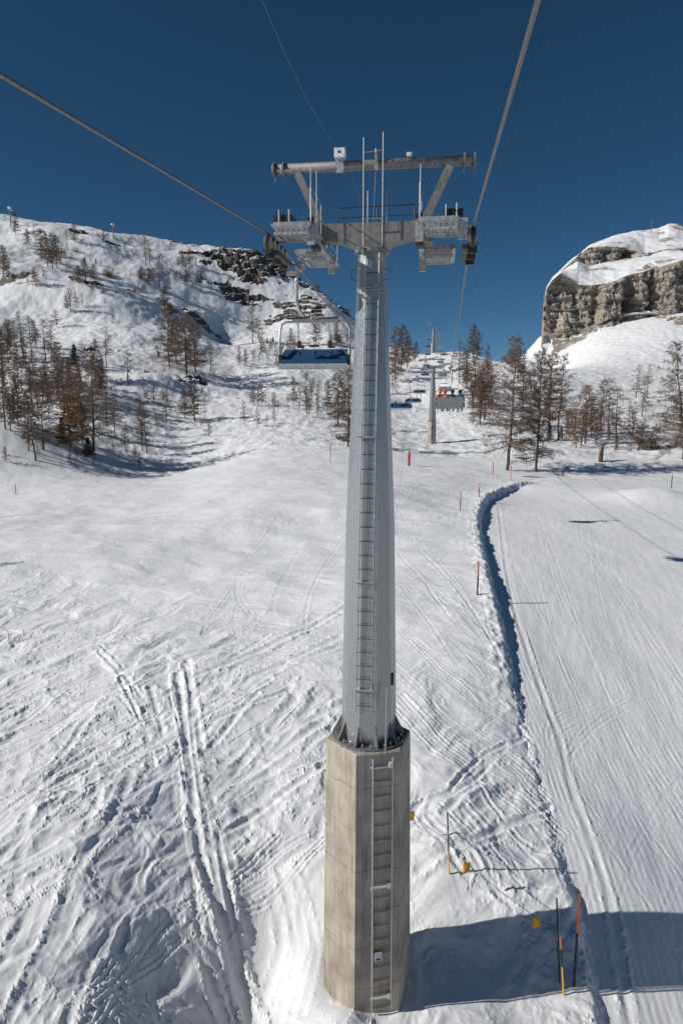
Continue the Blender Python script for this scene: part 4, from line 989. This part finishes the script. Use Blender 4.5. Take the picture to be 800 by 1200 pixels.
MAIN = [
 # left wood
 (5,452,384,'L','dense brown larch cut by the left edge of the picture',0,1.1),(12,405,374,'S','left one of two sparse larches high at the left edge above the dense wood',0,1),(18,406,377,'S','right one of two sparse larches high at the left edge above the dense wood',0,1),
 (7,503,405,'S','tall thin larch in front of the left edge wood, with bare lower trunk',0,.8),(13,505,460,'L','rusty low larch second from the left edge in the lower wood',0,1.3),
 (27,458,410,'S','dark sparse larch standing in blue shade left of the rust brown larch',0,1),(19,452,412,'S','thin dark larch in shade close to the left edge',0,.9),(34,528,458,'L','rust brown larch with bare leaning trunk at the front of the left wood',.05,1),
 (42,539,478,'P','slim larch, lowest of the left wood, right of the leaning rust brown one',0,1.5),(51,527,474,'P','slim rusty larch between the lowest slim larch and the golden larch',0,1.6),
 (54,424,373,'S','grey brown larch topmost in the middle of the left wood',0,1.2),(61,418,375,'S','grey brown larch just right of the topmost one in the left wood',0,1),(68,384,362,'P','small thin larch alone on snow above the left wood',0,1.3),
 (71,473,400,'B','broad dark larch in the centre of the left wood',0,1),(51,474,430,'L','dense dark rust larch left of the broad dark one in the wood',0,1.4),(83,524,460,'G','golden brown larch, the brightest tree in the left wood',0,1.15),
 (97,520,470,'G','smaller golden larch right of the brightest golden one',0,1),(109,530,415,'B','largest larch of the left wood, tall wide dark crown above the slope',0,1.05),(97,505,425,'L','brown larch directly behind the largest one of the left wood',0,1.2),
 (88,428,403,'F','small dark green conifer among bare larches in the left wood',0,1.3),(74,520,490,'F','dark conifer at the foot of the golden larch',0,1.3),(104,534,512,'F','low dark conifer at the foot of the largest left larch',0,1.6),
 (135,509,461,'S','separate larch with flat dark crown right of the left wood',0,1.1),(118,460,412,'S','slim larch behind the largest one, at the right edge of the wood',0,1),(99,432,400,'P','thin pole-like larch right of the small green conifer',0,.9),
 (37,470,425,'S','thin larch in the shaded middle of the left wood',0,.9),(125,500,440,'S','sparse larch just right of the largest left larch',0,1),(84,460,418,'L','brown larch below the small green conifer',0,1),(22,500,450,'L','rusty larch behind the front row of the left wood',0,1.1),
 # the clump above the rock
 (199,430,355,'B','wide brown larch at the left of the clump above the black rocks',0,1),(207,427,370,'L','larch just behind the wide brown one in the clump above the rocks',0,1),(219,440,368,'L','dense dark brown larch in the middle of the clump above the rocks',0,1.5),
 (229,436,375,'L','dense brown larch at the right of the clump above the rocks',0,1.3),(247,436,399,'S','grey pointed larch right of the clump above the rocks',0,1.1),(228,493,448,'L','rust larch with rounded crown below the black rocks',0,1.4),(217,491,458,'L','lower rust larch left of the rounded one below the rocks',0,1.2),
 (296,402,357,'S','lone pointed larch on the snow slope left of the blue chair',0,1.25),(304,402,372,'P','slim larch touching the lone pointed one left of the blue chair',0,1),(167,528,473,'S','bare thin larch on the lower slope right of the left wood',0,.9),
 (173,531,480,'P','thinner larch beside the bare one on the lower slope',0,1.2),(196,493,463,'P','small rust larch with full crown on the slope left of the rounded rust larch',0,1.8),(148,529,500,'P','short larch left of the bare thin pair on the lower slope',0,1.5),(150,447,409,'P','slim rust larch left of the snow-capped boulder',0,1.4),
 (162,492,463,'P','small larch above the bare thin pair on the lower slope',0,1.5),(181,473,448,'P','small larch just below the snow-capped boulder',0,1.4),
 # behind the chair and the shaft
 (370,405,366,'L','brown larch seen through the frame of the blue chair',0,1.1),(395,404,378,'L','low brown larch behind the right side of the blue chair',0,1.3),(341,402,384,'L','small rusty larch seen inside the left of the chair frame',0,1.2),
 (408,523,425,'B','big brown larch with broad crown partly behind the steel shaft',0,.95),(396,498,436,'L','brown larch left of the big one beside the steel shaft',0,1.2),(384,480,446,'L','low spreading larch directly below the blue chair',0,1.1),
 (358,474,436,'S','dark bare larch under the seat of the blue chair',0,1.2),(364,479,445,'S','thin larch right of the dark bare one under the blue chair',0,.9),(344,475,440,'L','rust coloured small larch under the left half of the blue chair',0,.9),
 # beside the second tower
 (463,448,382,'L','tall rust larch touching the right edge of the steel shaft',0,1.0),(470,436,380,'L','tallest rust larch of the clump right of the steel shaft',0,1.2),(477,432,392,'L','rust larch at the right of the clump beside the steel shaft',0,1.2),(486,424,400,'L','small pale larch at the end of the rust clump near the crest tower',0,1.3),
 (460,460,428,'S','dark low larch under the rust clump beside the steel shaft',0,.9),
 # right of the lift
 (538,449,398,'S','sparse larch right of the lift line, just above the occupied chair',0,1.1),(554,420,379,'L','tall larch on the skyline right of the lift line',0,1.2),(559,421,388,'L','second skyline larch right of the lift line, a little shorter',0,1.1),(571,422,402,'P','small slim larch on the skyline between two tall ones',0,1.5),
 (554,478,418,'L','brown larch right of the occupied chair hoop',0,1.2),(567,492,422,'L','dark larch with arched top between the chair and the largest right larch',0,1.2),(562,497,440,'L','low brown larch in front of the arched-top one',0,1.2),(575,480,425,'S','sparse larch behind the left side of the largest right larch',0,1),
 (593,551,394,'B','largest larch right of the lift with curved bare lower trunk',0,.95),(628,553,410,'B','second largest right larch with a straight thin trunk',0,.85),(642,506,414,'L','brown larch between the second largest and the tall straight one',0,1.2),(612,480,425,'L','brown larch behind and between the two largest right larches',0,1.2),
 (653,515,413,'S','tall straight grey larch at the right end of the large group',0,1.1),(643,515,495,'F','small dark conifer at the foot of the large right group',0,1),(657,514,500,'F','tiny conifer at the foot of the tall straight grey larch',0,1),
 (598,432,408,'L','brown larch on the skyline behind the largest right larch',0,1.3),(606,434,405,'L','brown larch left of the snowy apron on the skyline',0,1.3),(613,436,409,'L','skyline larch touching the snow apron of the rock mountain',0,1),
 (685,520,451,'L','rust brown larch at the left of the middle right group',0,1.2),(703,504,443,'S','dark larch with umbrella top in the middle right group',0,1.2),(712,515,443,'S','tallest dark larch of the middle right group',0,1.1),(721,526,453,'S','dark larch at the right end of the middle right group',0,1.2),
 (692,512,465,'L','low brown larch inside the middle right group',0,1.2),(738,516,478,'P','slim larch right of the middle right group',0,1.5),(746,528,494,'P','small brown larch in the low row below the snow track',0,1.9),(753,526,496,'P','second small brown larch in the low row below the snow track',0,1.8),(767,524,498,'P','small brown larch at the right end of the low row',0,1.9),
 (745,466,427,'S','left one of two dark larches high on the snow apron',0,1),(752,488,440,'S','dark larch growing lower in front of the two high on the apron',0,1),(758,461,426,'S','right one of two dark larches high on the snow apron',0,1),
 (806,545,398,'B','leaning larch at the right edge with a bare pointed top',-.16,.85),(800,538,455,'L','broad rusty larch cut by the right edge of the picture',0,1.7),(675,525,480,'P','slim sapling at the left foot of the middle right group',0,1.2),(681,523,478,'P','second slim sapling at the left foot of the middle right group',0,1.2),
 # high slope
 (19,276,249,'L','dark larch beside the mast at the top left corner of the hill',0,1.1),(33,291,268,'L','larch below the hill crest right of the mast',0,1),(41,281,264,'S','faint larch right of the one below the hill crest',0,1.2),
 (49,306,267,'L','left one of the tight dark clump high on the left hill',0,1),(56,312,271,'L','second of the tight dark clump high on the left hill',0,1),(62,316,272,'L','tallest of the tight dark clump high on the left hill',0,1.2),(67,313,275,'L','right one of the tight dark clump high on the left hill',0,1),
 (5,326,290,'L','dark larch at the left edge above the ledge',0,1.2),(9,327,298,'L','second dark larch at the left edge above the ledge',0,1),(42,335,313,'L','rust larch below the tight dark clump on the ledge',0,1.4),(33,334,319,'S','small larch left of the rust one on the ledge',0,1.3),
 (88,284,260,'L','larch below the crest near the hill middle, left of the second mast',0,1),(78,280,268,'P','tiny larch left of that near the hill middle crest',0,1.5),(122,281,267,'L','larch just left of the second mast',0,1),(101,330,303,'L','dark brown larch at the centre of the small clump on the hill',0,1.5),
 (93,333,311,'L','lower brown larch left in the small clump on the hill',0,1.4),(110,330,309,'L','brown larch right in the small clump on the hill',0,1.4),(83,366,337,'S','grey larch in the small stand above the shadow bands',0,1.2),(90,361,341,'S','middle larch in the small stand above the shadow bands',0,1.1),(97,359,342,'S','right larch in the small stand above the shadow bands',0,1.1),
 (79,365,345,'L','rusty larch left in the small stand above the shadow bands',0,1.2),(171,310,276,'S','taller of two larches standing alone near the crest above the brown thicket',0,1.1),(176,309,280,'S','shorter of two larches standing alone near the crest above the brown thicket',0,1),
 (165,329,312,'L','round brown thicket larch under the lone pair',0,2),(175,334,314,'L','second brown larch of the thicket under the lone pair',0,1.8),(187,336,299,'S','dark larch at the right of the brown thicket',0,1),(193,362,334,'L','rounded rust larch beneath the brown thicket',0,1.6),
 (214,315,294,'L','larch under the crest left of the rock band',0,1.4),(222,309,291,'L','paler larch nearest to the left end of the rock band',0,1.4),(219,333,316,'L','bushy larch in the shaded slope below the rock band left end',0,1.6),(235,335,314,'L','broad pale larch in the shaded slope below the rock band',0,1.8),(208,330,317,'P','slim larch in the shade left of the bushy ones below the rock band',0,2),
]
for px, by, ty, k, lb, ln, wd in MAIN: plant(px, by, ty, k, lb, 'larches on the slopes' if k != 'F' else 'dark conifers', ln, None, wd)
def scatter(n, box, hr, kinds, label, group, seed):
    r = random.Random(seed)
    for _ in range(n):
        px = r.uniform(box[0], box[2]); by = r.uniform(box[1], box[3]); plant(px, by, by-r.uniform(*hr), r.choice(kinds), label, group)
scatter(26, (280,408,345,432), (9,24), 'PPP', 'small pale brown sapling in the thicket left of the blue chair seat', 'saplings left of the chair', 1)
scatter(24, (270,468,372,502), (10,30), 'PPPP', 'thin bare sapling on the bright slope below the blue chair', 'saplings below the chair', 2)
scatter(16, (0,520,190,548), (8,22), 'PPP', 'thin sapling on the shaded snow in front of the left wood', 'saplings before the left wood', 3)
scatter(20, (140,450,260,515), (8,22), 'PPP', 'small sapling around the black rocks on the left slope', 'saplings around the rocks', 4)
scatter(26, (0,400,60,500), (22,50), 'SLL', 'grey bare larch in the shaded back of the left wood', 'back rows of the left wood', 5)
scatter(18, (50,430,128,505), (28,52), 'SLL', 'brown larch crowded in the heart of the left wood', 'heart of the left wood', 15)
scatter(12, (658,490,790,535), (12,30), 'PPPS', 'small bare larch in the low belt across the right slope', 'low belt of small larches', 6)
scatter(9, (660,500,700,532), (14,38), 'PPS', 'slim larch at the dense left side of the middle right group', 'slim larches by the middle right group', 7)
scatter(10, (540,440,600,500), (20,45), 'LLS', 'brown larch in the crowded stand right of the lift line', 'stand right of the lift line', 8)
scatter(6, (382,400,416,410), (10,22), 'LP', 'brown larch in the row left of the steel shaft near the skyline', 'row left of the shaft', 9)
scatter(10, (345,400,395,412), (4,10), 'PPU', 'tiny bush on the snow edge behind the chair frame', 'bushes behind the chair frame', 10)
scatter(9, (385,500,414,526), (5,10), 'UUP', 'low twiggy bush at the foot of the big larch beside the steel shaft', 'bushes beside the shaft', 11)
scatter(10, (40,256,235,276), (4,8), 'PL', 'tiny larch poking up along the crest of the left hill', 'crest larches', 12)
scatter(16, (0,285,200,345), (6,14), 'PLU', 'tiny larch on the upper part of the left hill', 'upper hill larches', 13)
scatter(10, (355,315,415,365), (4,9), 'PU', 'tiny dark larch on the ridge falling to the right behind the chair', 'ridge larches', 14)
scatter(10, (720,505,800,535), (6,14), 'PUU', 'low brown bush in the right hand belt under the edge larch', 'bushes in the right belt', 16)
for px, by, lb, sd_ in ((15,752,'left tuft of bare twigs poking through the open snow near the left edge',3), (28,750,'right tuft of bare twigs poking through the open snow near the left edge',4)):
    g = on_ground(px, by); r = random.Random(sd_); mb = MB()
    for k in range(6):
        p = Vector((r.uniform(-.3, .3), r.uniform(-.15, .15), -.1)); q = p+Vector((r.uniform(-.25, .25), r.uniform(-.1, .1), r.uniform(.4, .85))); mb.path([p, p.lerp(q, .5)+Vector((.04, 0, 0)), q], [.012, .01, .004], 4)
    o = mb.build('twig_tuft', M['bark']); o.location = (g.x, g.y, z_at(g.x, g.y)); tag(o, lb, 'twigs', 'twig tufts in open snow')
for px, by, ty, lb in ((313,402,395,'left of two tiny dark conifers at the foot of the shaded slope'), (320,401,394,'right of two tiny dark conifers at the foot of the shaded slope'), (186,418,410,'tiny conifer on snow above the boulder')):
    plant(px, by, ty, 'F', lb, 'dark conifers')
# two larches outside the left edge whose shadows reach into the picture
plant(-95, 612, 540, 'S', 'larch standing on the open slope left of the view', 'larches left of the view'); plant(-85, 672, 600, 'S', 'larch standing on the open slope left of the view', 'larches left of the view')
for lst in PROTO.values():
    for pr in lst:
        for ch in list(pr.children): bpy.data.objects.remove(ch)
        bpy.data.objects.remove(pr)
# broken stump
g = on_ground(703, 541); s = MB(); h = 22*g.y/800
s.path([(0,0,-.3),(.02,0,h*.3),(.1,0,h*.65),(.15,0,h*.85),(.3,.0,h)], [h*.13, h*.11, h*.1, h*.07, h*.01], 9)
s.path([(-.05,0,h*.5),(-.12,0,h*.8)], [h*.06, h*.005], 5)
o = s.build('tree_stump', M['stump'], None, True); o.location = (g.x, g.y, z_at(g.x, g.y)); tag(o, 'tall broken brown tree stump on a snow mound right of the large larches', 'stump')

# ------------------------------------------------------------------ POLES, ROPE LINE, SIGNS, MASTS
def pole(px, by, ty, segs, r, label, group, lean=0, name='marker_pole'):
    g = on_ground(px, by); z = z_at(g.x, g.y); h = (ratio(px, ty)[1]-ratio(px, by)[1])*g.y
    t = thing(name, label, 'pole', (g.x, g.y, z), 0, group); t.rotation_euler = (0, lean, 0)
    prev = -.3
    for f, m, nm in segs:
        b = MB(); b.tube((0, 0, prev), (0, 0, h*f), r, n=10); b.build(nm, M[m], t); prev = h*f
    return t
OB = [(.58, 'black', 'black_section'), (1, 'orange', 'orange_section')]
pole(672, 1155, 1046, OB, .036, 'thick orange and black marker pole at the piste edge in the tower shadow', 'piste marker poles')
pole(559, 697, 659, OB, .05, 'orange and black marker pole on the bank halfway up the run', 'piste marker poles')
pole(539, 598, 576, OB, .045, 'small orange and black pole left of the bank curve', 'piste marker poles')
pole(561, 583, 566, OB, .045, 'small orange pole right above the bank curve', 'piste marker poles')
RD = [(1, 'orange', 'pole_shaft')]
pole(577, 556, 541, [(1, 'red', 'pole_shaft')], .05, 'thin red pole left of the largest right larch trunk', 'thin coloured poles')
pole(598, 562, 546, [(1, 'red', 'pole_shaft')], .04, 'thin red pole right of the largest right larch trunk', 'thin coloured poles')
pole(387, 542, 521, [(1, 'red', 'pole_shaft')], .05, 'thin red pole on the snow left of the steel shaft', 'thin coloured poles')
pole(19, 579, 568, [(1, 'red', 'pole_shaft')], .05, 'thin red pole in open snow near the left edge', 'thin coloured poles')
pole(786, 572, 557, [(1, 'black', 'pole_shaft')], .05, 'dark pole at the top of the run near the right edge', 'dark poles')
pole(700, 559, 549, [(1, 'red', 'pole_shaft')], .04, 'short thin red pole below the broken stump', 'thin coloured poles')
BO = [(.35, 'yellow', 'yellow_band'), (.62, 'black', 'black_section'), (.72, 'orange', 'orange_band'), (1, 'black', 'tip')]
f1 = pole(526, 1024, 952, BO, .022, 'slim black fence pole with yellow band right of the concrete plinth', 'rope fence poles', -.05, 'fence_pole')
f2 = pole(655, 1150, 1052, [(1, 'black', 'pole_shaft')], .022, 'slim black fence pole leaning left beside the thick marker pole', 'rope fence poles', -.08, 'fence_pole')
f3 = pole(660, 1166, 1098, [(.5, 'yellow', 'yellow_band'), (.8, 'black', 'black_section'), (1, 'orange', 'orange_band')], .022, 'slim pole with yellow lower half in front of the leaning black one', 'rope fence poles', -.1, 'fence_pole')
def gp(px, py, dz): # a point dz above the ground seen at that place
    g = on_ground(px, py); return Vector((g.x, g.y, g.z+dz))
def hang(px, py, Y): return Vector(pt(px, py, Y))
ya = on_ground(526, 1024).y; yb_ = on_ground(655, 1150).y; yc = on_ground(500, 985).y
K1 = [hang(482, 952, yc), hang(524, 985, ya), hang(547, 1012, (ya*.8+yb_*.2)), hang(629, 1076, (ya*.2+yb_*.8)), hang(648, 1084, yb_), hang(657, 1140, yb_-.3)]
m = MB()
for a, b in zip(K1[:-1], K1[1:]): m.path([a, a.lerp(b, .5)-Vector((0, 0, .06)), b], .009, 5)
tag(m.build('fence_rope', M['black']), 'thin sagging black rope strung between the slim fence poles', 'rope')
for c, lb in ((K1[2], 'yellow flag on the fence rope lying nearer the concrete plinth'), (K1[3], 'yellow flag on the fence rope in the tower shadow near the poles'), (K1[0], 'yellow flag just showing at the right edge of the concrete plinth')):
    f = MB(); q = Matrix.Rotation(.3, 3, 'Z') @ Matrix.Rotation(R(10), 3, 'Y')
    vs_ = []; n = 5; w_, h_ = .24, .34
    for j in range(n+1):
        for i in range(n+1): vs_.append(q @ Vector(((i/n-.5)*w_+.04*(j/n), .025*math.sin(i*1.4+j*.5), -j/n*h_)))
    fs = [(j*(n+1)+i, j*(n+1)+i+1, (j+1)*(n+1)+i+1, (j+1)*(n+1)+i) for j in range(n) for i in range(n)]
    f.add(vs_, fs); o = f.build('warning_flag', M['yellow'], None, True); o.location = c+Vector((0, 0, .05))
    sm = o.modifiers.new('thick', 'SOLIDIFY'); sm.thickness = .006
    tag(o, lb, 'flag', 'yellow flags on the fence rope')
# direction sign
g = on_ground(479, 546); h = 17*g.y/800; t = thing('direction_sign', 'short red padded post carrying a white arrow board left of the second tower', 'sign', (g.x, g.y, z_at(g.x, g.y)))
MB().rings([(-.3, .17), (h*.95, .17), (h, .12)], 12).build('post', M['red'], t, True)
ar = MB(); ar.extrude([(.18, h*.80), (1.1, h*.80), (1.5, h*.98), (1.1, h*1.16), (.18, h*1.16)], -.2, -.15); ar.build('arrow_board', M['white'], t)
# masts and cross
for px, by, ty, lb in ((13,265,242,'thin mast with a pale head on the crest at the top left corner'), (133,279,262,'thin mast with a pale head on the crest right of the hill middle')):
    g = on_ground(px, by); h = (ratio(px, ty)[1]-ratio(px, by)[1])*g.y; t = thing('avalanche_mast', lb, 'mast', (g.x, g.y, z_at(g.x, g.y)), 0, 'masts on the crest')
    MB().tube((0,0,-1), (0,0,h*.95), .35, .22, 8).build('mast_pole', M['steel'], t)
    b = MB(); b.rings([(h*.86, .25), (h*.88, 1.0), (h*.97, 1.0), (h, .3)], 8); b.box((.9, 0, h*.8), (1.6, .3, .3)); b.build('mast_head', M['white'], t)
cp = pt(762, 271, 556); t = thing('summit_cross', 'slender cross on the snowy summit of the rock mountain', 'cross', (cp[0], cp[1], cp[2]-2))
MB().box((0,0,5), (.5,.5,11)).build('upright', M['steel'], t); MB().box((0,-.35,7.6), (4.2,.22,.5)).build('crosspiece', M['steel'], t)
# wires drawn as shadow lines on the run come from the poles and ropes themselves
